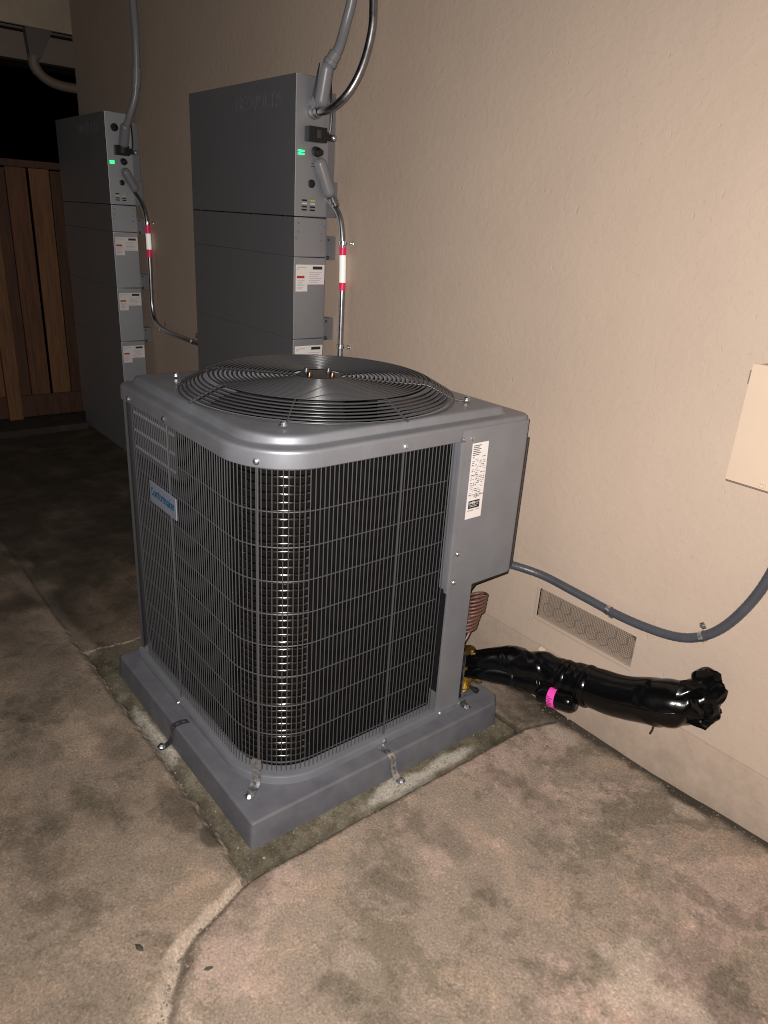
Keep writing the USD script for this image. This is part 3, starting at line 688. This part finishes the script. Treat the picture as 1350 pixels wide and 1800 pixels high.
strap('bright perforated strap over the near corner of the pad', [(cx_ + .006, cy_ - .008, .155), (cx_ + .0075, cy_ - .0095, .125), (cx_ + .012, cy_ - .014, .095), (cx_ + .022, cy_ - .027, .0792), (cx_ + .036, cy_ - .045, .0775), (cx_ + .043, cy_ - .054, .0775)], (.80, .60, 0), .025, 6, (cx_ + .040, cy_ - .050, .0795), (0, 0, 1))
strap('grey strap over the right edge of the pad bolted to the floor', [(X1 + .008, -.648, .079), (PX1 - .012, -.648, .0785), (PX1 - .001, -.645, .073), (PX1 + .003, -.641, .05), (PX1 + .006, -.637, .02), (PX1 + .018, -.635, .005), (PX1 + .044, -.634, .0045)], (0, 1, 0), .020, 6, (PX1 + .034, -.634, .006), (0, 0, 1))
strap('dark strap over the left edge of the pad', [(-.455, Y0 - .012, .079), (-.462, PY0 + .012, .0785), (-.464, PY0 + .001, .073), (-.468, PY0 - .003, .05), (-.472, PY0 - .006, .02), (-.474, PY0 - .018, .008), (-.474, PY0 - .044, .0075)], (1, 0, 0), .020, 6, (-.474, PY0 - .034, .010), (0, 0, 1), 'dark_steel')
strap('short dark clip at the foot of the corner leg', [(X1 + .002, YL + .018, .092), (X1 + .006, YL + .018, .081), (X1 + .014, YL + .018, .0785), (X1 + .030, YL + .018, .0785)], (0, 1, 0), .022, 2, (X1 + .020, YL + .018, .080), (0, 0, 1), 'dark_steel')

# ------------------------------------------------------------------ battery cabinets
BW, BY0, BY1 = .871, -.198, -.052
def battery(xr, label):
    x0, x1 = xr - BW, xr; cx = (x0 + x1) / 2
    b = begin('battery_cabinet', label, 'battery', (cx, (BY0 + BY1) / 2, 0))
    ZS = [1.938, 1.471, 1.329, 1.020, .711, .402, .093]
    kinds = ['inverter_module', 'cover_module'] + ['battery_module'] * 4
    mods = []
    for k in range(6):
        g_ = .0028 if k == 0 else .0008
        mods.append(b(kinds[k], bx(x0, x1, BY0, BY1, ZS[k + 1] + g_, ZS[k] - .0002, .004), 'cabinet_grey', smooth=30))
    b('plinth', bx(x0 + .01, x1 - .01, BY0 + .01, BY1, 0.0, .0925, .004), 'cabinet_grey')
    b('seam_strip', bx(x0 + .002, x1 - .002, BY0 + .002, BY1 - .002, 1.466, 1.4762), 'black_plastic', smooth=False)
    for xx in (-2.05, -1.815, -1.574, -1.334): b('seam_clip', hull([(xx + (xr + 1.264) + a_, BY0 - .0015 * c_, 1.471 + d_) for a_, d_ in ((-.016, -.004), (.012, .001), (.016, .004), (-.012, -.001)) for c_ in (0, 1)]), 'galvanized', smooth=False)
    b('embossed_name', words('NEOVOLTA', .050, (xr - .449, BY0 - .0002, 1.842), (1, 0, 0), (0, 0, 1), .00015, True, width=.345), 'cabinet_emboss', mods[0], smooth=False)
    fx = xr + .0003
    def onface(y0, y1, z0, z1, t=.0008, lift=0): return bx(fx + lift, fx + lift + t, y0, y1, z0, z1)
    for k, zt in enumerate((1.302, .993, .684, .375)):
        lab = b('label', [onface(-.189, -.058, zt - .073, zt), onface(-.189, -.136, zt - .099, zt - .0732)], 'paper_white', mods[2 + k], smooth=False)
    for k, zt in enumerate((1.302, .993, .684, .375)):
        b('label_print', [onface(-.112, -.068, zt - .0175, zt - .006, .0004, .0009)], 'black_ink', mods[2 + k], smooth=False)
        b('label_print', [onface(-.184, -.150, zt - .050, zt - .041, .0004, .0009)], 'red_ink', mods[2 + k], smooth=False)
        b('label_print', [onface(-.184, -.142, zt - .012, zt - .010, .0004, .0009), onface(-.184, -.176, zt - .019, zt - .017, .0004, .0009)] +
          [onface(-.182, -.150 - .006 * (i % 3), zt - .060 - i * .006, zt - .0585 - i * .006, .0004, .0009) for i in range(6)] +
          [onface(-.128, -.070 - .008 * (i % 3), zt - .030 - i * .007, zt - .0285 - i * .007, .0004, .0009) for i in range(6)], 'grey_ink', mods[2 + k], smooth=False)
    for i, (y, z) in enumerate([(-.18, 1.45), (-.18, 1.42), (-.19, 1.396), (-.075, 1.452), (-.075, 1.415), (-.075, 1.39), (-.062, 1.44)]): b('screw', screw((fx, y, z), (1, 0, 0), .0026, .002), 'bracket_grey')
    for zc in (1.365, 1.055, .745, .435):
        b('wall_bracket', [bx(xr - .05, xr - .006, BY1, -.003, zc - .045, zc + .042, .002), bx(xr - .014, xr - .004, BY1 + .001, BY1 + .010, zc - .03, zc + .012, .002)], 'bracket_grey')
        b('bracket_bolt', [screw((xr - .006, BY1 + .012, zc - .036), (1, 0, 0), .0055, .006), screw((xr - .006, BY1 + .014, zc + .03), (1, 0, 0), .0035, .004)], 'dark_steel')
    b('wall_bracket', bx(xr - .07, xr - .03, BY1, -.003, 1.53, 1.90, .003), 'bracket_grey', label='tall rear mounting plate')
    b('wall_bracket', bx(xr - .028, xr - .004, BY1 - .002, -.004, 1.475, 1.60, .003), 'bracket_grey', label='grey side junction cover')
    # connectors on the narrow side
    dc = b('disconnect_block', [bx(fx, fx + .034, -.160, -.082, 1.726, 1.776, .003), bx(fx, fx + .018, -.082, -.058, 1.735, 1.765, .003)], 'black_plastic', label='black block connector')
    b('toggle', bx(fx + .034, fx + .040, -.132, -.112, 1.738, 1.766, .002), 'dark_steel', dc)
    b('cable_gland', [lathe([(.017, 0), (.017, .02), (.012, .026), (.012, .034), (0, .036)], (fx, -.112, 1.698), (1, 0, -.2), 14), lathe([(.010, 0), (.012, .004), (.0, .006)], (fx + .034, -.112, 1.693), (1, 0, -.2), 12)], 'black_plastic')
    b('status_light', [onface(-.186, -.160, 1.692, 1.697, .002), onface(-.186, -.160, 1.682, 1.687, .002)], 'led_green', label='pair of small green lights')
    b('knockout', lathe([(.0, .0), (.0145, .0), (.0145, .004), (.011, .006), (0, .006)], (fx, -.126, 1.588), (1, 0, 0), 18), 'black_plastic', label='round black plug')
    for i in range(4):
        for j in range(2):
            y, z = -.156 + j * .036, 1.530 - i * .011
            b('port', [bx(fx, fx + .003, y - .011, y + .011, z - .0028, z + .0028, .001)], 'yellow_ink' if (j == 1 and i == 0) else ('paper_grey' if i == 1 else 'black_plastic'))
    b('marking', [onface(-.128, -.118, 1.655, 1.657, .0004), onface(-.110, -.092, 1.651, 1.653, .0004), onface(-.128, -.112, 1.645, 1.647, .0004)], 'black_ink', smooth=False)
    b('sensor_cable', tube(spline([(fx + .012, -.062, 1.75), (fx + .02, -.058, 1.80), (fx + .018, -.060, 1.87), (fx + .012, -.060, 1.925)], 20), .0042, 8), 'black_plastic')
    b('sensor_clip', [lathe([(.012, 0), (.012, .014), (0, .016)], (fx, -.040, 1.748), (1, 0, 0), 12)], 'dark_steel')
    b('clip_screw', screw((fx + .016, -.040, 1.748), (1, 0, 0), .006, .005), 'galvanized')
    return b
XA, XB = -1.264, -3.193
bat = battery(XA, 'grey wall battery stack behind the air conditioner, the nearer one')
g1 = UsdGeom.Xform.Define(stage, nm('/World', 'battery_cabinet'))
g1.AddTranslateOp().Set(Gf.Vec3d(XB - BW / 2, (BY0 + BY1) / 2, 0))
g1.GetPrim().GetReferences().AddInternalReference(bat.p.GetPath()); 
tag(g1, 'farther battery stack in the shade beside the wooden fence', 'battery', 'wall battery stacks'); tag(bat.p, group='wall battery stacks')
g1.GetPrim().SetInstanceable(True)

# ------------------------------------------------------------------ conduits on the wall
def capsule(a, b, r, flat=.8):
    a, b = np.asarray(a, float), np.asarray(b, float)
    m = trimesh.creation.icosphere(2, r); return hull(np.vstack([m.vertices * (1, 1, 1) + a, m.vertices + b]))
def clip(t, c, up, mat_='galvanized', rr_=.0135):
    """one-hole clip round a pipe at c, its tab to the right with a screw"""
    c = np.asarray(c, float)
    t('clip', [lathe([(rr_ + .0012, -.007), (rr_ + .0025, -.007), (rr_ + .0025, .007), (rr_ + .0012, .007)], c, up, 18), bx(c[0] + rr_, c[0] + rr_ + .026, -.006, -.003, c[2] - .007, c[2] + .007), screw((c[0] + rr_ + .017, -.006, c[2]), (0, -1, 0), .005, .006)], mat_, smooth=30)
def warn_label(t, P, i0, i1, r, n=14):
    seg = P[i0:i1 + 1]; k = len(seg)
    t('label_sleeve', tube(seg, r + .0008, n, False), 'reflective_white', label='white warning sleeve')
    t('label_band', tube(P[i0:i0 + max(2, k // 8) + 1], r + .0014, n, False), 'reflective_red')
    t('label_band', tube(P[i1 - max(2, k // 8):i1 + 1], r + .0014, n, False), 'reflective_red')

cA = begin('conduit', 'thick grey conduit dropping into the top of the nearer battery stack', 'conduit', (-1.15, -.05, 1.97), 'grey conduits feeding the batteries')
PA1 = spline([(-1.115, -.048, 2.80), (-1.125, -.048, 2.45), (-1.143, -.048, 2.22), (-1.157, -.048, 2.160), (-1.173, -.052, 2.112), (-1.182, -.062, 2.062), (-1.186, -.086, 2.002), (-1.196, -.098, 1.980)], 60)
cA('pipe', tube(PA1, .0172, 16), 'conduit_grey')
d = PA1[-1] - PA1[-4]; d /= np.linalg.norm(d)
cA('coupling', lathe([(.0195, -.03), (.022, -.028), (.022, -.002), (.0245, 0), (.0245, .014), (.022, .016), (.0, .016)], PA1[-1], d, 16), 'conduit_grey')
a = PA1[-1] + d * .014
cA('conduit_body', [hull(np.vstack([trimesh.creation.icosphere(2, .024).vertices + a + d * .015, trimesh.creation.icosphere(2, .027).vertices + np.array([-1.232, -.112, 1.862])]))], 'conduit_grey', smooth=40)
cA('cover_plate', hull([tuple(a + d * .01 + np.array(o)) for o in ((.004, -.032, .012), (.010, -.022, .016), (-.002, -.034, .008))] + [(-1.246, -.142, 1.875), (-1.23, -.140, 1.86), (-1.250, -.136, 1.868), (-1.225, -.125, 1.86)]), 'dark_steel', label='dark cover plate')
cA('hub', lathe([(.021, 0), (.021, .012), (.026, .014), (.026, .026), (0, .028)], (XA + .001, -.122, 1.852), (1, 0, .1), 16), 'conduit_grey')

cA2 = begin('conduit', 'curved grey conduit sweeping down to the nearer battery stack', 'conduit', (-1.0, -.05, 1.92), 'grey conduits feeding the batteries')
PA2 = spline([(-1.03, -.038, 2.80), (-1.035, -.038, 2.40), (-1.044, -.040, 2.22), (-1.046, -.040, 2.147), (-1.044, -.040, 2.083), (-1.052, -.045, 2.024), (-1.070, -.068, 1.934), (-1.112, -.098, 1.861), (-1.175, -.114, 1.830), (-1.245, -.120, 1.824)], 80)
cA2('pipe', tube(PA2, .0142, 16), 'emt_metal')
cA2('hub', [lathe([(.016, 0), (.020, .002), (.020, .016), (.025, .018), (.025, .030), (0, .031)], (-1.231, -.1195, 1.8255), (-1, -.08, -.05), 16)], 'emt_metal')

cA3 = begin('conduit', 'thin metal conduit down the wall right of the nearer battery stack', 'conduit', (-1.18, -.03, 1.2), 'thin metal conduits below the batteries')
PA3 = spline([(-1.268, -.052, 1.545), (-1.245, -.040, 1.522), (-1.218, -.031, 1.492), (-1.197, -.028, 1.435), (-1.187, -.028, 1.372), (-1.181, -.028, 1.25), (-1.180, -.028, 1.10), (-1.179, -.028, .80), (-1.179, -.028, .30)], 90)
cA3('pipe', tube(PA3, .0118, 14), 'emt_metal')
cA3('conduit_body', hull(np.vstack([trimesh.creation.icosphere(2, .0235).vertices + np.array([-1.247, -.098, 1.655]), trimesh.creation.icosphere(2, .022).vertices + np.array([-1.240, -.062, 1.566])])), 'conduit_grey', smooth=40)
cA3('coupling', lathe([(.0135, 0), (.017, .002), (.017, .020), (.0145, .022), (.0145, .034), (.0125, .036)], (-1.243, -.045, 1.545), (.42, .28, -.86), 14), 'emt_metal')
zz = PA3[:, 2]
i0 = int(np.argmin(abs(zz - 1.372))); i1 = int(np.argmin(abs(zz - 1.215)))
warn_label(cA3, PA3, i0, i1, .0118)
clip(cA3, (-1.186, -.028, 1.388), (0, 0, 1)); clip(cA3, (-1.179, -.028, .998), (0, 0, 1))

cB = begin('conduit', 'long grey conduit dropping to the farther battery stack', 'conduit', (-2.94, -.05, 2.1), 'grey conduits feeding the batteries')
PB1 = spline([(-3.05, -.060, 3.1), (-3.05, -.060, 2.7), (-3.048, -.060, 2.442), (-3.037, -.060, 2.29), (-3.046, -.062, 2.14), (-3.062, -.074, 2.006), (-3.095, -.098, 1.914), (-3.135, -.108, 1.85)], 70)
cB('pipe', tube(PB1, .0185, 16), 'conduit_grey')
cB('coupling', tube(PB1[52:58], .024, 14), 'conduit_grey')
cB('conduit_body', hull(np.vstack([trimesh.creation.icosphere(2, .026).vertices + np.array([-3.13, -.112, 1.86]), trimesh.creation.icosphere(2, .028).vertices + np.array([-3.165, -.112, 1.79])])), 'conduit_grey', smooth=40)
cB('plug', lathe([(0, 0), (.020, 0), (.020, .012), (0, .013)], (XB + .001, -.150, 1.862), (1, 0, 0), 16), 'black_plastic')
cB3 = begin('conduit', 'thin metal conduit bending under the farther battery stack', 'conduit', (-3.1, -.03, 1.1), 'thin metal conduits below the batteries')
PB3 = spline([(-3.205, -.060, 1.548), (-3.16, -.040, 1.50), (-3.122, -.030, 1.44), (-3.108, -.028, 1.38), (-3.100, -.028, 1.22), (-3.106, -.028, 1.0), (-3.104, -.028, .92), (-3.075, -.028, .855), (-3.01, -.028, .822), (-2.87, -.028, .806), (-2.60, -.028, .803), (-2.20, -.028, .800), (-1.30, -.028, .80)], 120)
cB3('pipe', tube(PB3, .0130, 12), 'emt_metal')
cB3('conduit_body', hull(np.vstack([trimesh.creation.icosphere(2, .026).vertices + np.array([-3.165, -.110, 1.64]), trimesh.creation.icosphere(2, .023).vertices + np.array([-3.165, -.066, 1.565])])), 'conduit_grey', smooth=40)
zz = PB3[:, 2]; k1 = int(np.argmin(abs(zz[:60] - 1.365))); k2 = int(np.argmin(abs(zz[:60] - 1.205)))
warn_label(cB3, PB3, k1, k2, .0130, 12)
clip(cB3, (-3.107, -.028, 1.385), (0, 0, 1))
for xx in (-2.98, -2.56):
    cB3('clip', [lathe([(.0142, -.007), (.0155, -.007), (.0155, .007), (.0142, .007)], (xx, -.028, float(np.interp(xx, PB3[60:, 0], PB3[60:, 2]))), (1, 0, 0), 16), bx(xx - .007, xx + .007, -.006, -.003, .82, .85)], 'galvanized')

# ------------------------------------------------------------------ electrical box on the wall at the right edge
BXX, BZ0, BZ1 = .478, .963, 1.232
eb = begin('electrical_box', 'flat beige metal box on the wall at the right edge', 'electrical box', (.64, 0, .963))
eb('box_body', bx(BXX + .004, .80, -.086, -.001, BZ0 + .004, BZ1 - .004, .002), 'box_beige')
eb('box_cover', bx(BXX, .804, -.092, -.0865, BZ0 - .004, BZ1, .0025), 'box_beige')
eb('cover_lip', bx(BXX + .002, .802, -.090, -.080, BZ0 - .0075, BZ0 - .0045, .001), 'eave_brown')
eb('latch', [bx(BXX + .080, BXX + .096, -.097, -.0925, BZ0 + .001, BZ0 + .011, .002), lathe([(.005, 0), (.005, .003), (0, .004)], (BXX + .088, -.0975, BZ0 + .006), (0, -1, 0), 10)], 'box_beige')
eb('hinge', bx(BXX - .0035, BXX + .001, -.089, -.082, 1.185, 1.215, .001), 'eave_brown')

# ------------------------------------------------------------------ flexible conduit to the unit
fx_ = begin('flexible_conduit', 'dark grey flexible conduit looping from the unit along the tan wall', 'conduit', (.3, -.03, .46))
PF = spline([(-.19, -.150, .500), (-.150, -.128, .496), (-.10, -.080, .482), (-.035, -.040, .470), (.067, -.030, .463), (.140, -.027, .459), (.214, -.027, .456), (.29, -.026, .457), (.362, -.026, .464), (.459, -.026, .491), (.524, -.026, .546), (.567, -.026, .617), (.609, -.026, .738), (.622, -.026, .83), (.626, -.03, .955)], 220)
rad = .0128 + .0003 * np.sin(np.arange(220) * 2.2)
fx_('sheath', tube(PF, rad, 18), 'flex_grey', smooth=60)
def fclip(i, side):
    c = PF[i]; t_ = PF[i + 1] - PF[i - 1]; t_ /= np.linalg.norm(t_)
    nrm = np.cross(t_, (0, 1, 0)); nrm = nrm * side
    e1 = c + nrm * .014; e2 = c + nrm * .032
    ptsv = [e1 + t_ * .006, e1 - t_ * .006, e2 + t_ * .006, e2 - t_ * .006]
    for p_ in ptsv: p_[1] = -.003
    tab = hull([tuple(p_) for p_ in ptsv] + [(p_[0], -.006, p_[2]) for p_ in ptsv])
    s_ = c + nrm * .024; s_[1] = -.006
    fx_('clip', [lathe([(.0134, -.006), (.0148, -.006), (.0148, .006), (.0134, .006)], c, t_, 20), tab, screw(s_, (0, -1, 0), .0055, .007)], 'galvanized', smooth=30)
fclip(int(np.argmin(np.abs(PF[:, 0] - .212))), -1)
fclip(int(np.argmin(np.hypot(PF[:, 0] - .493, PF[:, 2] - .517))), 1)

# ------------------------------------------------------------------ insulated line set wrapped in black tape
ls = begin('line_set', 'fat black taped refrigerant lines running from the unit to the wall', 'pipe', (.25, -.15, .2))
PL = [(-.100, -.258, .196), (-.045, -.238, .222), (.021, -.208, .244), (.080, -.190, .257), (.137, -.174, .262), (.190, -.163, .265), (.244, -.152, .270), (.343, -.135, .284), (.433, -.115, .310), (.490, -.090, .327), (.530, -.060, .350), (.553, -.030, .372)]
N = 170
C_ = spline(PL, N)
TT_ = np.gradient(C_, axis=0); TT_ /= np.linalg.norm(TT_, axis=1)[:, None]
def wrapped(C, rads, seed, amp, n=36, folds=(), noise=1.0, sq=None):
    """a taped tube; amp: how creased it is along its length; folds: (place, turn, slant, depth, width) of single laps of the tape"""
    m = tube(C, spl1(rads, len(C)), n)
    v = np.array(m.vertices); nv = np.array(m.vertex_normals)
    i_ = np.minimum(np.arange(len(v)) // n, len(C) - 1)
    s_ = np.linspace(0, 1, len(C))[i_]; th = (np.arange(len(v)) % n) / n * 2 * PI
    nz = meshkit.fbm(v * 17, 2, seed) - .5
    A = np.interp(s_, np.linspace(0, 1, len(amp)), amp)
    dsp = nz * .018 * A * noise
    for p_, tn, sl, dp, wd in folds:
        q = s_ - p_ - sl * np.sin(th - tn) - nz * .03
        dsp += dp * np.exp(-(q / wd) ** 2) * (.55 + .45 * np.cos(th - tn * 1.7)) - dp * .7 * np.exp(-((q - wd * 1.7) / wd) ** 2)
    v = v + nv * dsp[:, None]
    return TM(v, m.faces)
FOLDS = [(.21, .4, .045, .0022, .010), (.30, 2.0, -.055, .0035, .012), (.375, 3.6, .060, .003, .010), (.45, 1.2, -.035, .003, .008), (.80, 1.0, .06, .002, .014), (.90, 3.0, .05, .006, .016), (.95, 4.4, -.03, .006, .014)]
ls('insulation', wrapped(C_, [.026, .033, .040, .046, .047, .047, .050, .055, .058, .059, .060, .063, .064, .054, .036], 3, [.25, .3, .8, 1.1, .9, .35, .25, .3, .6, .9], folds=FOLDS), 'black_tape', smooth=70)
C2 = C_[:84].copy(); M2 = len(C2)
C2[:, 2] -= spl1([.042, .040, .040, .042, .040, .034, .024], M2); C2[:, 1] -= spl1([.004, .012, .018, .020, .020, .018, .010], M2)
ls('insulation', wrapped(C2, [.018, .026, .032, .036, .038, .038, .036], 8, [.15, .2, .5, .7, .6], folds=[(.55, 1.0, .05, .004, .012), (.75, 3.0, -.05, .005, .012), (.9, 2., .04, .005, .01)]), 'black_tape', smooth=70, label='lower liquid line in black foam')
# seam where the wrap overlaps, on the side away from the wall
sd = np.cross(TT_, (0, 0, 1.0)); sd /= np.linalg.norm(sd, axis=1)[:, None]; upn = np.cross(sd, TT_)
RR = spl1([.026, .033, .040, .046, .047, .047, .050, .055, .058, .059, .060, .063, .064, .054, .036], N)
sm = C_ + (sd * .985 + upn * .12) * (RR * 1.0)[:, None]
ls('wrap_seam', tube(sm[92:150], .0022, 6), 'black_tape', smooth=60)
# tape bands
for i_ in (74, 90):
    q_ = C_[i_ - 3:i_ + 4]; r_ = RR[i_]
    ls('tape_band', wrapped(q_, [r_ - .002, r_ + .004, r_ + .0045, r_ + .002], 20 + i_, [.5, .5]), 'black_tape', smooth=60)
# filter drier bulge with its pink ticket
DA, DB = np.array([.152, -.216, .210]), np.array([.258, -.198, .228])
dd = DB - DA; L = np.linalg.norm(dd); du = dd / L
ls('filter_drier', lathe([(0, -.006), (.018, -.004), (.028, .006), (.031, .02), (.031, L - .02), (.029, L - .004), (.02, L + .008), (0, L + .010)], DA, du, 26), 'black_tape', smooth=50, label='black cylinder of the filter drier')
pk = ls('pink_ticket', lathe([(.0316, L * .37), (.0320, L * .37), (.0320, L * .58), (.0316, L * .58)], DA, du, 26), 'pink_tape', label='bright pink tape band')
ink = []
for k in range(7):
    a_ = -2.2 + k * .17; 
    e1 = np.cross(du, (0, 0, 1)); e1 /= np.linalg.norm(e1); e2 = np.cross(e1, du)
    c = DA + du * (L * (.42 + .02 * (k % 2))) + (e1 * math.cos(.0 + (k - 3) * .16) + e2 * math.sin((k - 3) * .16)) * .0321
    nrm = (e1 * math.cos((k - 3) * .16) + e2 * math.sin((k - 3) * .16)); tt = np.cross(nrm, du)
    ink.append(hull([c + du * s1 * (.004 + .004 * (k % 3)) + tt * s2 * .0009 + nrm * s3 * .0004 for s1 in (-1, 1) for s2 in (-1, 1) for s3 in (0, 1)]))
ls('print', ink, 'black_ink', pk, smooth=False)
# crumpled taped end where the lines turn into the wall
rg = np.random.default_rng(11)
def lump(c, r, seed, sq=(1, 1, 1), k=.5, fold=.35):
    m = trimesh.creation.icosphere(4, 1.0); v = np.array(m.vertices)
    nz = meshkit.fbm(v * 1.1 + seed, 2, seed) - .5; cr = np.abs(meshkit.fbm(v * 1.5 + 9 + seed, 2, seed + 4) - .5)
    az = np.arctan2(v[:, 2], v[:, 1]); pl = np.abs(np.sin(az * 3.5 + seed + nz * 6)) ** .7 * np.clip(v[:, 0] + .5, 0, 1.2)
    v = v * (1 + nz * k - cr * fold - pl * .16)[:, None] * np.asarray(sq) * r + c
    return TM(v, m.faces)
ls('crumpled_end', [lump(np.array([.545, -.048, .405]), .050, 2, (.85, .8, .95), .5, .5), lump(np.array([.552, -.050, .340]), .042, 6, (1, .8, .85), .5, .4)], 'black_tape', smooth=45, label='crumpled taped end at the wall')
def flap(c, u, v_, bend, seed):
    """a stiff scrap of tape: a small curved sheet"""
    c, u, v_ = map(lambda t: np.asarray(t, float), (c, u, v_)); nn = np.cross(u, v_); nn /= np.linalg.norm(nn); r_ = np.random.default_rng(seed)
    n = 6; V = []; F = []
    for a_ in range(n + 1):
        for b_ in range(n + 1):
            p_, q_ = a_ / n - .5, b_ / n - .5
            V.append(c + u * (p_ + .12 * q_ * r_.uniform(.5, 1)) + v_ * (q_ * (1 - .45 * abs(p_ + .3))) + nn * (bend * (q_ * q_ * 2 + p_ * p_) + .0035 * math.sin(p_ * 9 + seed) * math.cos(q_ * 7)))
    m_ = (n + 1) * (n + 1)
    V = np.vstack([V, np.array(V) + nn * .0012])
    for a_ in range(n):
        for b_ in range(n):
            k_ = a_ * (n + 1) + b_; F += [(k_, k_ + 1, k_ + n + 2), (k_, k_ + n + 2, k_ + n + 1), (m_ + k_, m_ + k_ + n + 2, m_ + k_ + 1), (m_ + k_, m_ + k_ + n + 1, m_ + k_ + n + 2)]
    return TM(V, F)
for c_, u_, v_, b_, q_ in (((.560, -.085, .428), (.055, .015, .030), (-.020, .030, .060), .020, 1), ((.585, -.070, .392), (.030, .030, -.012), (.010, .020, .075), -.018, 2), ((.588, -.072, .345), (.025, .030, -.020), (-.005, .015, .062), -.016, 3), ((.560, -.092, .322), (.060, .018, -.012), (.008, .020, .040), .018, 4), ((.535, -.105, .400), (.060, .020, .022), (-.012, .020, .050), .022, 5)):
    ls('tape_flap', flap(c_, u_, v_, b_, q_), 'black_tape', smooth=60)
ls('tape_tab', [hull([(.425, -.150, .364), (.452, -.146, .362), (.436, -.140, .392), (.430, -.154, .382), (.44, -.130, .36)]), hull([(.190, -.172, .314), (.197, -.172, .312), (.193, -.172, .326), (.193, -.166, .313)])], 'black_tape', smooth=False)
ls('cable_tie', tube([(.468, -.128, .262), (.467, -.129, .240), (.463, -.129, .226)], .002, 6), 'black_plastic')

# ------------------------------------------------------------------ coil of brown thermostat wire behind the leg
wc = begin('wire_coil', 'bundle of brown control wire hanging behind the corner leg', 'cable', (-.15, -.22, .34))
W = []
for k in range(9):
    zc = .385 - k * .0135; rr_ = .040 - .0012 * k
    a = np.linspace(0, 2 * PI, 26); ph = rg.uniform(-.4, .4)
    W.append(tube(np.stack([-.150 + rr_ * np.cos(a + ph) * .8, -.206 + (.003 * k if k < 5 else 0) - .0028 * k + rr_ * np.sin(a + ph), zc + .010 * np.sin(a * 1.0 + 1.2 + ph)], 1), .0046, 8))
for i_, m_ in enumerate(W): wc('loop', m_, 'brown_cable', smooth=60)
wc('tail', tube(spline([(-.15, -.205, .28), (-.148, -.222, .25), (-.15, -.25, .22), (-.16, -.28, .21)], 16), .0046, 8), 'brown_cable')
wc('lead', tube(spline([(-.16, -.23, .40), (-.17, -.25, .44), (-.18, -.26, .50)], 14), .0046, 8), 'brown_cable')

# ------------------------------------------------------------------ grit in the joints and at the foot of the wall
gr_ = np.random.default_rng(31); GS = []
from scipy.interpolate import RegularGridInterpolator
ZI = RegularGridInterpolator((ys, xs), Z, bounds_error=False, fill_value=0.0)
def grit(x, y, r):
    m = trimesh.creation.icosphere(0, r); v = np.array(m.vertices) * gr_.uniform(.5, 1.25, (len(m.vertices), 1)) * (1, 1, .7)
    v += (x, y, float(ZI((y, x))) + r * .35); GS.append(TM(v, m.faces))
for _ in range(170): grit(gr_.uniform(.002, .078), gr_.uniform(-1.14, -.2), abs(gr_.normal(0, .0012)) + .0010)
for _ in range(130): grit(gr_.uniform(-1.05, .06), gr_.uniform(-1.150, -1.098), abs(gr_.normal(0, .0012)) + .0010)
for _ in range(160): grit(gr_.uniform(.0, 1.0), -abs(gr_.normal(0, .022)) - .002, abs(gr_.normal(0, .0013)) + .0009)
for _ in range(120):
    t_ = gr_.uniform(.07, .36); grit(t_ + gr_.normal(.010, .008), float(np.interp(t_, CRX, CRY)) + gr_.normal(-.004, .010), abs(gr_.normal(0, .0014)) + .0010)
for _ in range(260): grit(gr_.uniform(-.8, 1.0), gr_.uniform(-1.75, -.05), abs(gr_.normal(0, .0010)) + .0007)
tag(obj('grit', GS, 'grit_stone', smooth=False), 'fine grit lying in the joints and along the foot of the wall', 'grit', kind='stuff')

# ------------------------------------------------------------------ bits of dry leaf on the pavement
def leafbit(c, r, a, lab):
    m = hull([(c[0] + r * math.cos(a) * u - r * .45 * math.sin(a) * v_, c[1] + r * math.sin(a) * u + r * .45 * math.cos(a) * v_, c[2] + h_) for u, v_, h_ in ((-1, 0, 0), (1, 0, 0), (-.3, 1, 0), (.4, .9, 0), (-.2, -.9, 0), (.5, -.8, .001), (0, 0, .006), (-.5, .2, .005), (.5, 0, .004))])
    tag(obj('dry_leaf', m, 'leaf_dry', smooth=False), lab, 'leaf', 'bits of dry leaf on the pavement')
leafbit((.102, -1.417, .014), .014, .3, 'dark scrap of leaf left of the broken slab edge')
leafbit((.221, -1.316, .001), .011, 1.3, 'small dark scrap of leaf right of the broken slab edge')
